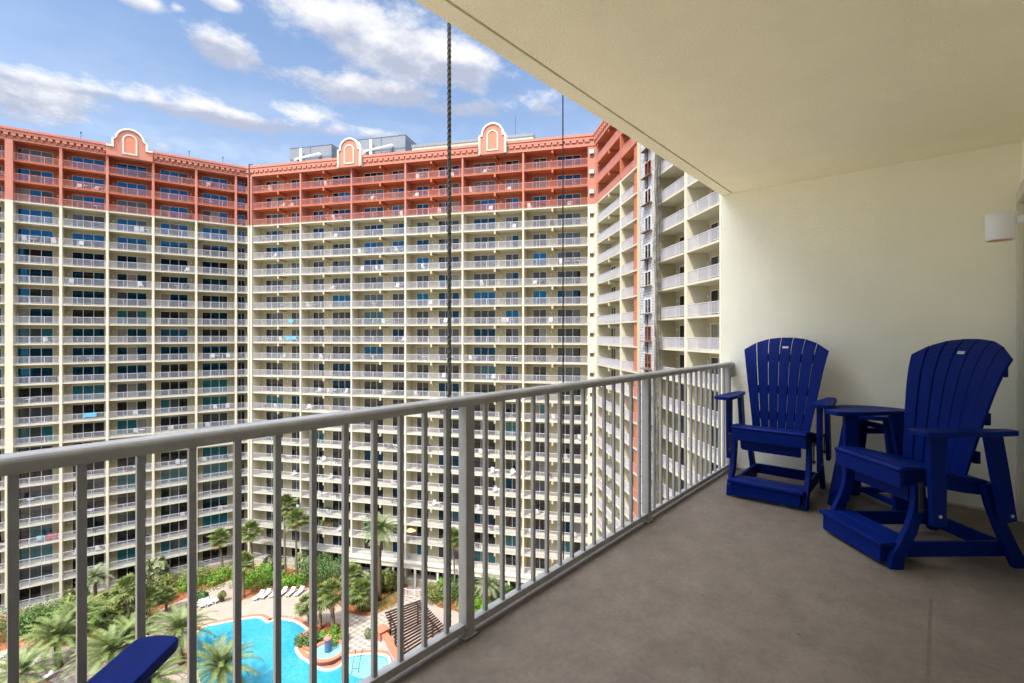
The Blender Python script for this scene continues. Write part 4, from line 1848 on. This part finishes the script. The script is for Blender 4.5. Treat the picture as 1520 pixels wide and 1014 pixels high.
ANG_L = atan2(LW.u.y, LW.u.x)
ANG_C = atan2(CW.u.y, CW.u.x)
hedge(M['leafA'], 315, 862, 9.0, 4.2, 1.5, 'long bright green hedge below the left wing beside the curved path', ANG_L, 4200)
hedge(M['leafA'], 378, 866, 5.2, 4.2, 1.7, 'bright green hedge left of the row of white loungers', ANG_C, 3600)
hedge(M['leafA'], 414, 862, 2.6, 2.4, 1.4, 'small bright rounded hedge between two palm beds', ANG_C, 1600)
hedge(M['leafA'], 440, 868, 5.0, 2.6, 1.3, 'low bright hedge directly behind the row of white loungers', ANG_C, 2600)
hedge(M['leafB'], 484, 862, 6.4, 4.4, 3.9, 'large dark green rounded hedge in front of the centre wing', ANG_C, 5200)
hedge(M['leafB'], 462, 953, 2.6, 2.8, 1.3, 'dark clipped hedge at the left of the fountain island', .3, 2200)
hedge(M['leafA'], 497, 950, 3.0, 2.6, 1.2, 'green clipped hedge right behind the fountain column', .3, 2200)
hedge(M['leafB'], 18, 938, 8.5, 5.5, 2.6, 'dense dark green hedge at the far left behind the patio', ANG_L, 5200)
hedge(M['leafB'], 72, 928, 6.5, 5.0, 2.4, 'dark green hedge below the left wing, right of the far left hedge', ANG_L, 4200)
hedge(M['leafC'], 652, 890, 5.2, 3.4, 1.9, 'olive green hedge right of the pergola path', ANG_C, 3200)
hedge(M['leafB'], 686, 884, 4.4, 3.4, 2.6, 'dark green hedge around the thin palm right of the pergola', ANG_C, 3200)
hedge(M['leafA'], 716, 902, 3.0, 2.6, 1.2, 'bright small hedge under the arching palm by the railing post', ANG_C, 1800)
hedge(M['leafC'], 270, 868, 7.0, 3.6, 2.2, 'olive hedge between the left wing and the path', ANG_L, 3600)

for args in (('olive', 118, 905, 2.4, 'big olive shrub under the left wing, left of the pale palm', 1.2), ('olive', 152, 912, 2.6, 'big olive shrub spreading right of the pale palm', 1.0),
             ('grey', 196, 893, 2.2, 'grey green shrub below the left wing behind the yellow-tinged sabal palm', 1.2), ('grey', 226, 872, 2.3, 'grey green tall shrub against the left wing between two white piers', 1.5),
             ('olive', 175, 938, 2.3, 'olive shrub in front of the left mulch bed', 1.0), ('dark', 240, 895, 1.6, 'dark shrub beside the curved path under a sabal palm', 1.0),
             ('dark', 300, 893, 1.0, 'dark leafy shrub behind the white chairs', 1.4), ('olive', 282, 902, 1.0, 'low olive shrub left of the white chairs', .8),
             ('grey', 405, 846, 2.0, 'grey shrub at the foot of the two tall thin palms', 1.1), ('grey', 452, 853, 2.0, 'pale grey shrub between the tall palms and the large dark hedge', 1.3),
             ('bright', 396, 852, 1.5, 'yellow green shrub behind the bright hedge near the inner corner', 1.2), ('dark', 527, 892, 1.7, 'dark shrub at the left end of the middle mulch bed', 1.2),
             ('olive', 545, 903, 1.5, 'olive shrub at the front of the middle mulch bed', 1.0), ('dark', 556, 884, 1.8, 'dark tall shrub at the foot of the date palm', 1.5),
             ('olive', 575, 876, 1.8, 'olive shrub right of the date palm trunk', 1.3), ('olive', 590, 872, 1.5, 'olive shrub beside the white curved gate fence', 1.1),
             ('bright', 520, 868, 1.6, 'light green shrub beside the arcade, left of the date palm', 1.4), ('bright', 660, 874, 1.4, 'light green shrub against the arcade right of the gate', 1.3),
             ('bright', 690, 906, 1.2, 'small light shrub on the lawn left of the railing post', .9), ('grey', 549, 946, .8, 'small grey green shrub by the curved brick bench', 1.2),
             ('grey', 540, 868, 1.4, 'grey shrub in front of the arcade columns', 1.2), ('dark', 748, 888, 1.6, 'dark shrub on the lawn beyond the railing post', 1.2),
             ('olive', 100, 950, 1.9, 'olive shrub at the edge of the diamond patio', 1.0), ('dark', 205, 920, 1.6, 'dark shrub in front of the bent sabal palm', 1.0),
             ('bright', 128, 934, 2.0, 'light green shrub under the big date palm by the patio', 1.0), ('olive', 60, 950, 1.6, 'olive shrub behind the pink flowers', .9)):
    shrub(*args)


def pinnate(b, base, az, el, L_, droop, rnd, nl=22, lw=.055, ll=.55, mi=0):
    """a feather frond: a drooping midrib with narrow leaflets on both sides"""
    pts = []
    p = Vector(base)
    e = el
    seg = 9
    side = Vector((-sin(az), cos(az), 0))
    for k in range(seg + 1):
        pts.append(p.copy())
        d = Vector((cos(az) * cos(e), sin(az) * cos(e), sin(e)))
        p = p + d * (L_ / seg)
        e -= droop / seg * (.5 + k / seg)
    b.tube(pts, [.035 * (1 - .8 * k / seg) for k in range(seg + 1)], 4, mi, caps=False)
    for i in range(nl):
        f = .12 + .88 * i / (nl - 1)
        x = f * seg
        k = min(int(x), seg - 1)
        q = pts[k].lerp(pts[k + 1], x - k)
        t = (pts[k + 1] - pts[k]).normalized()
        up = side.cross(t).normalized() * -1
        l = ll * (1 - .75 * abs(f - .42)) * rnd.uniform(.85, 1.1)
        for s in (-1, 1):
            dr = (side * s * .8 + t * .62 + up * rnd.uniform(.05, .35)).normalized()
            tip = q + dr * l + Vector((0, 0, -.12 * l))
            wv = t * lw
            b.quad([q - wv, q + wv, q.lerp(tip, .6) + wv * .8, tip, q.lerp(tip, .6) - wv * .8], mi)


def fan(b, base, az, el, pet, R, rnd, mi=0):
    """a sabal fan leaf on a stalk"""
    d = Vector((cos(az) * cos(el), sin(az) * cos(el), sin(el)))
    mid = Vector(base) + d * pet * .6
    c = Vector(base) + d * pet + Vector((0, 0, -.08 * pet))
    b.tube([base, mid, c], [.025, .02, .015], 4, mi, caps=False)
    side = Vector((-sin(az), cos(az), 0))
    up = side.cross(d)
    n = 11
    for i in range(n):
        a = radians(-115 + 230 * i / (n - 1))
        r = R * (1 - .28 * (abs(i - n // 2) / (n // 2)) ** 2) * rnd.uniform(.88, 1.08)
        dr = d * cos(a) + side * sin(a)
        tip = c + dr * r + Vector((0, 0, -.34 * r)) - up * (.22 * r * abs(sin(a)))
        w = side * cos(a) - d * sin(a)
        m = c.lerp(tip, .5) + Vector((0, 0, .08 * r))
        ww = w * R * .105
        b.quad([c, m - ww, tip, m + ww], mi)


def sabal_crown(seed, n=34, R=.72, pet=.85):
    rnd = random.Random(seed)
    b = MB()
    for i in range(n):
        az = i * 2.39996 + rnd.uniform(-.2, .2)
        f = i / n
        el = radians(82 - 125 * f ** .9) + rnd.uniform(-.12, .12)
        fan(b, (0, 0, 0), az, el, pet * rnd.uniform(.8, 1.15), R * rnd.uniform(.85, 1.15), rnd, 0 if f < .9 else 1)
    return b


def date_crown(seed, n=54, L_=3.7, nl=34):
    rnd = random.Random(seed)
    b = MB()
    for i in range(n):
        az = i * 2.39996 + rnd.uniform(-.15, .15)
        f = i / n
        el = radians(84 - 105 * f ** .85) + rnd.uniform(-.1, .1)
        pinnate(b, (.12 * cos(az), .12 * sin(az), 0), az, el, L_ * rnd.uniform(.82, 1.08) * (.72 + .28 * min(1, f * 2.2)), 1.0 + .5 * rnd.random(), rnd, nl, .030, .60)
    return b


CROWN = {'sabal': [sabal_crown(s).mesh('crown', [M['frond'], M['frond_dry']]) for s in (1, 2, 3)],
         'date': [date_crown(s).mesh('crown', M['date']) for s in (4, 5)],
         'pale': [date_crown(6, 40, 2.6, 20).mesh('crown', M['date_pale'])]}


def palm(kind, crown_px, base_px, label, size=1.0, r=.16, fruit=False, dry=False):
    """crown centre and trunk foot read off the photograph; both stand over the same ground point"""
    base = at(*base_px)
    F = (CAM_H - G0) * FPX / (base_px[1] - HOR)
    ztop = CAM_H + (HOR - crown_px[1]) / FPX * F
    h = ztop - G0
    lean = (crown_px[0] - base_px[0]) / FPX * F
    t = thing(dict(sabal='sabal_palm', date='date_palm', pale='silver_palm')[kind], label, 'palm tree', (base.x, base.y, G0), 0, 'palms in the courtyard')
    rx, ry = W(1, 0)
    top = Vector((rx * lean, ry * lean, h))
    b = MB()
    n = 14
    pts, rad = [], []
    for k in range(n + 1):
        f = k / n
        pts.append(Vector((0, 0, 0)).lerp(top, f) + Vector((rx, ry, 0)) * (-.06 * sin(f * pi) * h * .15))
        rad.append(r * (1.25 - .35 * f) * (1 + (.10 if k % 2 else 0)))
    pts[0].z = -.02
    b.tube(pts, rad, 10)
    b.build('trunk', M['dtrunk'] if kind != 'sabal' else M['trunk'], t, smooth=True)
    c = link('crown', random.choice(CROWN[kind]), t)
    c.location = top
    c.rotation_euler.z = random.uniform(0, 6.28)
    c.scale = (size,) * 3
    if kind == 'sabal':
        # boot: criss-cross stubs and dry leaves under the crown
        b = MB()
        rnd = random.Random(int(base_px[0]))
        for i in range(9):
            fan(b, top - Vector((0, 0, .1 * size)), i * .7 + rnd.random(), radians(-50 - 25 * rnd.random()), .5 * size, .5 * size, rnd)
        b.build('dry_skirt', M['frond_dry'], t)
    if fruit:
        b = MB()
        rnd = random.Random(5)
        for i in range(7):
            a = i * .9
            for q in range(26):
                p = Vector((cos(a), sin(a), 0)) * rnd.uniform(.35, .85) + Vector((rnd.gauss(0, .09), rnd.gauss(0, .09), rnd.uniform(-.75, -.05)))
                b.box(p.x - .05, p.x + .05, p.y - .05, p.y + .05, p.z - .05, p.z + .05)
        o = b.build('fruit_cluster', M['fruit'], t)
        o.location = top
    return t


palm('sabal', (326, 799), (332, 852), 'slim sabal palm before the ground floor railing at the right end of the left wing', 1.35)
palm('sabal', (372, 787), (377, 853), 'sabal palm in front of the inner corner of the tower', 1.45)
palm('sabal', (361, 834), (362, 886), 'short sabal palm in the mulch bed left of the loungers', 1.35)
palm('sabal', (423, 749), (424, 854), 'tallest thin palm in front of the left end of the centre wing', 1.55, .13)
palm('sabal', (440, 770), (441, 862), 'tall thin palm just right of the tallest one', 1.5, .14)
palm('sabal', (490, 764), (491, 842), 'tall thin palm rising behind the large dark hedge', 1.5, .13)
palm('date', (565, 786), (563, 892), 'tall date palm with feathery crown left of the pergola', .92, .28)
palm('sabal', (673, 798), (677, 884), 'tall very thin palm right of the pergola', 1.35, .12)
palm('pale', (726, 868), (728, 898), 'arching silver palm seen just right of the wide railing post', .95, .2)
palm('sabal', (476, 885), (476, 934), 'left palm on the fountain island', 1.45, .17)
palm('sabal', (493, 879), (495, 937), 'right palm on the fountain island', 1.55, .24)
palm('sabal', (455, 897), (461, 930), 'short palm leaning over the pool edge by the island', 1.2, .15)
palm('sabal', (537, 876), (537, 907), 'short bushy palm in the middle mulch bed', 1.5, .15)
palm('sabal', (522, 852), (524, 886), 'small palm before the arcade, left of the date palm', 1.3, .14)
palm('sabal', (188, 873), (194, 938), 'sabal palm with yellowish skirt left of the curved path', 1.5, .15)
palm('sabal', (220, 886), (221, 926), 'dark sabal palm on the mulch beside the path', 1.35, .17)
palm('sabal', (247, 883), (247, 908), 'small sabal palm beside the dark shrub on the path', 1.1, .14)
palm('pale', (141, 856), (143, 900), 'pale drooping palm standing against the left wing', 1.0, .2)
palm('date', (84, 946), (88, 990), 'big date palm with orange fruit by the diamond patio', 1.25, .32, True)
palm('date', (165, 968), (168, 1010), 'big date palm behind the blue armrest', 1.2, .32)
palm('date', (268, 935), (270, 985), 'big date palm leaning fronds over the pool, behind the armrest tip', 1.12, .30)
palm('date', (328, 990), (330, 1040), 'nearest date palm, fronds over the pool corner', 1.15, .32, True)
palm('date', (120, 912), (122, 962), 'date palm behind the fruiting one, above the mulch bed', 1.0, .26)
palm('date', (196, 946), (198, 990), 'date palm half hidden by a baluster left of the armrest tip', 1.0, .28)
palm('date', (28, 1000), (30, 1046), 'date palm in the lower left corner of the patio', 1.05, .3)
palm('date', (222, 1012), (224, 1062), 'date palm with orange fruit at the bottom edge below the armrest', 1.1, .32, True)

# ground cover that nobody could count
gc = MB()
rnd = random.Random(3)
for (px, py, rx_, ry_, n) in ((150, 915, 90, 26, 2600), (290, 868, 45, 12, 900), (395, 862, 45, 14, 900), (555, 890, 40, 18, 1300), (690, 888, 50, 14, 1200), (480, 948, 26, 12, 500)):
    for _ in range(n):
        a = rnd.uniform(0, 2 * pi)
        q = sqrt(rnd.random())
        p = at(px + rx_ * q * cos(a), py + ry_ * q * sin(a))
        u = Vector((rnd.uniform(-1, 1), rnd.uniform(-1, 1), rnd.uniform(.2, 1))).normalized() * rnd.uniform(.12, .3)
        w = u.orthogonal().normalized() * .08
        p.z = G0 + .03
        gc.quad([p - w, p + w, p + u + w * .3, p + u - w * .3])
o = gc.build('ground_cover', M['leafC'])
tag(o, kind='stuff')


# ---- court furniture
def make_lounger():
    t = thing('pool_lounger', '', 'sun lounger', (0, 0, G0), 0, 'white loungers round the pool')
    b = MB()
    b.box(-.98, .36, -.33, .33, .32, .40)
    b.build('bed', M['lounger'], t)
    b = MB()
    b.hexa([(.36, -.33, .33), (.98, -.33, .78), (.98, .33, .78), (.36, .33, .33), (.36, -.33, .41), (.94, -.33, .85), (.94, .33, .85), (.36, .33, .41)])
    b.build('backrest', M['lounger'], t)
    b = MB()
    for x in (-.85, .55):
        for y in (-.29, .29):
            b.box(x - .03, x + .03, y - .03, y + .03, 0, .319)
    b.build('legs', M['lounger'], t)
    return t


loung = make_lounger()
spots = [(384, 888, 'white lounger at the left end of the row before the bright hedge'), (394, 886, 'second white lounger from the left before the bright hedge'),
         (407, 884, 'white lounger in the row just left of the small gap in the hedge'), (419, 883, 'white lounger in the middle of the row behind the pool'),
         (431, 883, 'white lounger in the row just left of the pool ladder'), (444, 882, 'white lounger at the right end of the row behind the pool'),
         (40, 996, 'white lounger standing on the diamond patio at the lower left'), (70, 1008, 'white lounger on the diamond patio nearest the date palm'), (10, 972, 'white lounger at the left edge of the photo by the dark hedge')]
for i, (px, py, lab) in enumerate(spots):
    p = at(px, py)
    rz = radians(30) if i < 6 else radians(10 + 20 * (i - 6))
    if i == 0:
        loung.location = p
        loung.rotation_euler.z = rz
        loung['label'] = lab
    else:
        dup(loung, p, rz, lab)


def make_pool_chair():
    t = thing('pool_chair', '', 'chair', (0, 0, G0), 0, 'white chairs by the path')
    b = MB()
    b.box(-.35, .35, -.34, .34, .30, .37)
    b.build('seat', M['lounger'], t)
    b = MB()
    b.hexa([(-.42, -.34, .32), (-.32, -.34, .30), (-.32, .34, .30), (-.42, .34, .32), (-.72, -.34, 1.05), (-.64, -.34, 1.05), (-.64, .34, 1.05), (-.72, .34, 1.05)])
    b.build('backrest', M['lounger'], t)
    for s in (-1, 1):
        b = MB()
        b.box(-.45, .40, s * .40 - .06, s * .40 + .06, .56, .60)
        b.box(.28, .38, s * .38 - .03, s * .38 + .03, 0, .559)
        b.box(-.42, -.32, s * .38 - .03, s * .38 + .03, 0, .559)
        b.build('arm', M['lounger'], t)
    return t


pc = make_pool_chair()
for i, (px, py, rz, lab) in enumerate(((290, 902, 4.9, 'white pool chair at the left of the group by the potted plant'), (300, 902, 4.6, 'white pool chair in the middle of the group by the potted plant'),
                                       (310, 899, 4.9, 'white pool chair in the middle right of the group by the path'), (320, 895, 5.2, 'white pool chair nearest the dark pot'))):
    if i == 0:
        pc.location = at(px, py)
        pc.rotation_euler.z = rz
        pc['label'] = lab
    else:
        dup(pc, at(px, py), rz, lab)

p = at(329, 893)
t = thing('planter', 'dark tapered plant pot with a leafy plant beside the white chairs', 'plant pot', p)
b = MB()
b.lathe([(.28, 0), (.45, .85), (.40, .85), (.36, .7), (.001, .7)], 20)
b.build('pot', M['terracotta'], t, smooth=False)
o = link('plant', SH['olive'][0], t)
o.location = (0, 0, .6)
o.scale = (.7, .7, .9)
p = at(38, 966)
o = link('flowering_shrub', leaf_cloud(420, [((0, 0, .5), .55), ((.5, .2, .45), .45)], .12, 77).mesh('flowering_shrub', M['flower']))
o.location = p
tag(o, 'pink flowering bush at the edge of the diamond patio', 'shrub')


def pergola():
    zt = G0 + 2.75
    c = [at(573, 911, zt), at(623, 893, zt), at(662, 936, zt), at(598, 978, zt)]
    cen = (c[0] + c[1] + c[2] + c[3]) / 4
    t = thing('pergola', 'dark brown slatted pergola beside the diamond path', 'pergola', (cen.x, cen.y, G0))

    def Q(s, r, z):
        p = c[0].lerp(c[1], s).lerp(c[3].lerp(c[2], s), r) - cen
        return Vector((p.x, p.y, z))
    n = 17
    for i in range(n):
        r = i / (n - 1)
        a, e = Q(-.03, r, 0), Q(1.03, r, 0)
        d = (e - a).normalized()
        nn = Vector((-d.y, d.x, 0)) * .05
        b = MB()
        b.hexa([a - nn + Vector((0, 0, 2.75)), e - nn + Vector((0, 0, 2.75)), e + nn + Vector((0, 0, 2.75)), a + nn + Vector((0, 0, 2.75)),
                a - nn + Vector((0, 0, 2.97)), e - nn + Vector((0, 0, 2.97)), e + nn + Vector((0, 0, 2.97)), a + nn + Vector((0, 0, 2.97))])
        b.build('rafter', M['pergola'], t)
    for s in (.1, .9):
        a, e = Q(s, -.03, 0), Q(s, 1.03, 0)
        d = (e - a).normalized()
        nn = Vector((-d.y, d.x, 0)) * .07
        b = MB()
        b.hexa([a - nn + Vector((0, 0, 2.5)), e - nn + Vector((0, 0, 2.5)), e + nn + Vector((0, 0, 2.5)), a + nn + Vector((0, 0, 2.5)),
                a - nn + Vector((0, 0, 2.748)), e - nn + Vector((0, 0, 2.748)), e + nn + Vector((0, 0, 2.748)), a + nn + Vector((0, 0, 2.748))])
        b.build('beam', M['pergola'], t)
        for r in (.06, .36, .66, .94):
            p = Q(s, r, 0)
            b = MB()
            b.box(p.x - .1, p.x + .1, p.y - .1, p.y + .1, 0, 2.499)
            b.build('post', M['pergola'], t)


pergola()


def bench_wall():
    pts = [at(x, y).to_2d() for x, y in ((567, 946), (572, 952), (577, 960), (581, 969), (586, 978), (594, 990))]
    t = thing('brick_bench_wall', 'curved low wall with red brick top and white mosaic face beside the pool steps', 'wall', (pts[0].x, pts[0].y, G0))
    o0 = pts[0]
    for nm, w, z0, z1, m in (('mosaic_face', .30, 0, .75, mat('white_blue_mosaic', (.55, .57, .60), .4, .4, col2=(.16, .22, .36), vscale=5)), ('brick_top', .46, .751, .9, M['brick'])):
        b = MB()
        for i in range(len(pts) - 1):
            def nrm(k):
                d = (pts[min(k + 1, len(pts) - 1)] - pts[max(k - 1, 0)]).normalized()
                return Vector((-d.y, d.x)) * w
            a, c = pts[i] - o0, pts[i + 1] - o0
            na, nc = nrm(i), nrm(i + 1)
            b.hexa([(*(a - na), z0), (*(c - nc), z0), (*(c + nc), z0), (*(a + na), z0), (*(a - na), z1), (*(c - nc), z1), (*(c + nc), z1), (*(a + na), z1)])
        b.build(nm, m, t)
    b = MB()
    b.box(-.75, .75, -.7, .7, 0, 1.1)
    b.build('pillar', M['brick'], t)
    b = MB()
    b.box(-.85, .85, -.8, .8, 1.101, 1.22)
    b.build('pillar_cap', M['brick'], t)


bench_wall()


def gate_fence():
    c = at(622, 872)
    t = thing('curved_fence', 'white curved railing with a gate around the ground floor terrace', 'fence', (c.x, c.y, G0))
    R = 3.3
    a0 = atan2(-CW.n.y, -CW.n.x)
    for i in range(40):
        a = a0 - 1.45 + 2.9 * i / 39
        if abs(i - 19.5) < 3:
            continue
        x, y = R * cos(a), R * sin(a)
        b = MB()
        b.box(x - .02, x + .02, y - .02, y + .02, 0, 1.25)
        b.build('picket', M['white'], t)
    for s0, s1 in ((-1.45, -.24), (.24, 1.45)):
        for z in (.12, 1.25):
            b = MB()
            b.tube([(R * cos(a0 + s0 + (s1 - s0) * k / 12), R * sin(a0 + s0 + (s1 - s0) * k / 12), z) for k in range(13)], .045, 6)
            b.build('rail', M['white'], t)
    b = MB()
    u = CW.u
    e = Vector((cos(a0), sin(a0), 0)) * (R * .97)
    for s in (-.75, .75):
        q = e + u * s
        b.box(q.x - .07, q.x + .07, q.y - .07, q.y + .07, 0, 1.4)
    for z in (.2, 1.2):
        b.tube([e - u * .7 + Vector((0, 0, z)), e + u * .7 + Vector((0, 0, z))], .05, 6)
    for i in range(8):
        q = e + u * (-.6 + 1.2 * i / 7)
        b.box(q.x - .02, q.x + .02, q.y - .02, q.y + .02, .2, 1.2)
    b.build('gate', M['white'], t)


gate_fence()


# ---- bits on the far balconies
def far_bits():
    rnd = random.Random(21)
    cols = {'white': M['white'], 'dark': mat('dark_wicker', (.03, .025, .022), .8, .2), 'teal': mat('teal_chair', (.01, .22, .30), .6, .3), 'red': mat('red_chair', (.45, .03, .05), .6, .3),
            'towel': mat('blue_towel', (.12, .36, .55), .9, .1), 'yellow': mat('pale_yellow_canvas', (.62, .50, .24), .8, .2)}

    def chair_mesh(m):
        b = MB()
        b.box(-.3, .3, -.3, .3, .36, .42)
        b.hexa([(.24, -.3, .42), (.3, -.3, .42), (.3, .3, .42), (.24, .3, .42), (.38, -.27, 1.05), (.43, -.27, 1.05), (.43, .27, 1.05), (.38, .27, 1.05)])
        for x in (-.26, .24):
            for y in (-.28, .26):
                b.box(x, x + .04, y, y + .04, 0, .36)
        for y in (-.33, .29):
            b.box(-.28, .32, y, y + .05, .60, .64)
        return b.mesh('far_chair', m)
    me = {k: chair_mesh(cols[k]) for k in ('white', 'dark', 'teal', 'red')}
    tb = MB()
    tb.lathe([(.42, .68), (.42, .72), (.001, .72)], 14)
    tb.lathe([(.04, .0), (.04, .68)], 8)
    tb.lathe([(.28, 0), (.05, .05)], 12)
    tme = tb.mesh('far_table', cols['white'])

    def place(w, t, d, k, data, name, label, cat, group, rz=None):
        p = w.P(t, d, zs(k) + .2)
        o = link(name, data)
        o.location = (p[0] + 45, p[1] + 60, p[2] + GROUND + .001)
        o.rotation_euler.z = atan2(w.u.y, w.u.x) + (rnd.uniform(0, 6.28) if rz is None else rz)
        tag(o, label, cat, group)
        return o
    used = set()
    for w, nm, t0, t1, n in ((LW, 'left', -5, 28, 95), (CW, 'centre', 1, 59, 170), (RW, 'right', 1, 34, 10)):
        for i in range(n):
            k = rnd.randint(-12, 8)
            t = rnd.uniform(t0, t1)
            if any(abs(t - q) < .8 for q in (L_PIERS if w is LW else C_PIERS if w is CW else R_PIERS)) or (w is RW and 14 < t < 23):
                continue
            slot = (nm, k, round(t / 2.0))
            if slot in used:
                continue
            used.add(slot)
            q = rnd.random()
            kind = 'white' if q < .6 else 'dark'
            place(w, t, rnd.uniform(.55, 1.1), k, me[kind], 'balcony_chair', '%s chair on a distant balcony of the tower %s wing' % (kind, nm), 'chair', '%s chairs on the %s wing balconies' % (kind, nm), rnd.choice((1.57, 1.2, 4.7, 4.4)))
            if rnd.random() < .35:
                place(w, t + .85, rnd.uniform(.6, 1.0), k, tme, 'balcony_table', 'small white round table on a distant balcony of the tower %s wing' % nm, 'table', 'tables on the %s wing balconies' % nm)
    place(LW, 3.2, .7, -11, me['teal'], 'balcony_chair', 'teal chair on a low left wing balcony, left of two red chairs', 'chair', None, 1.4)
    place(LW, 4.1, .7, -7, me['teal'], 'balcony_chair', 'teal chair alone on a left wing balcony above the red chairs', 'chair', None, 1.4)
    place(LW, 4.2, .75, -11, me['red'], 'balcony_chair', 'red chair on a low left wing balcony, next to the teal one', 'chair', None, 1.7)
    place(LW, 5.1, .75, -11, me['red'], 'balcony_chair', 'red chair on a low left wing balcony, beside the white pier', 'chair', None, 1.2)

    def towel(w, t, k, wd, label, m):
        b = MB()
        b.box(0, wd, -.012, .112, .001, .03, M=lambda x, y, z: (x, y, z))
        b.box(0, wd, -.04, -.013, -.62, .03)
        b.box(0, wd, .113, .14, -.45, .03)
        o = b.build('towel', m)
        p = w.P(t, .02, zs(k) + .2 + 1.09)
        o.location = (p[0] + 45, p[1] + 60, p[2] + GROUND)
        o.rotation_euler.z = atan2(w.u.y, w.u.x)
        tag(o, label, 'towel')
    towel(CW, 7.0, -1, 1.0, 'light blue towel over a centre wing railing, second bay row above the handrail', cols['towel'])
    towel(CW, 8.3, -1, .8, 'smaller light blue towel beside the wider one on the same centre wing railing', cols['towel'])
    towel(CW, 7.6, 0, .9, 'pale blue towel one floor above the pair of blue towels', cols['towel'])
    towel(LW, 8.2, -5, 1.6, 'blue cover hanging over a left wing railing near the handrail', cols['towel'])
    # little parasol on a low centre wing balcony
    p = CW.P(30.8, .7, zs(-12) + .2)
    t = thing('parasol', 'yellow and white parasol open on a low centre wing balcony', 'parasol', (p[0] + 45, p[1] + 60, p[2] + GROUND))
    b = MB()
    b.lathe([(.001, 2.25), (.45, 2.1), (.95, 1.75)], 14)
    o = b.build('canopy', cols['yellow'], t)
    sm = o.modifiers.new('thickness', 'SOLIDIFY')
    sm.thickness = .02
    b = MB()
    b.lathe([(.02, 0), (.02, 2.2)], 8)
    b.lathe([(.25, 0), (.25, .06), (.02, .08)], 12)
    b.build('pole', M['white'], t)


far_bits()


def spa():
    c = at(30, 1034)
    t = thing('spa_pool', 'small round spa pool with a red brick rim at the lower left corner', 'pool', (c.x, c.y, G0))
    b = MB()
    b.lathe([(1.75, .01), (1.75, .2), (2.5, .2), (2.5, .01)], 40)
    b.build('rim', M['brick'], t)
    b = MB()
    b.lathe([(1.749, .14), (.001, .14)], 40)
    b.build('spa_water', M['shallow'], t)


spa()
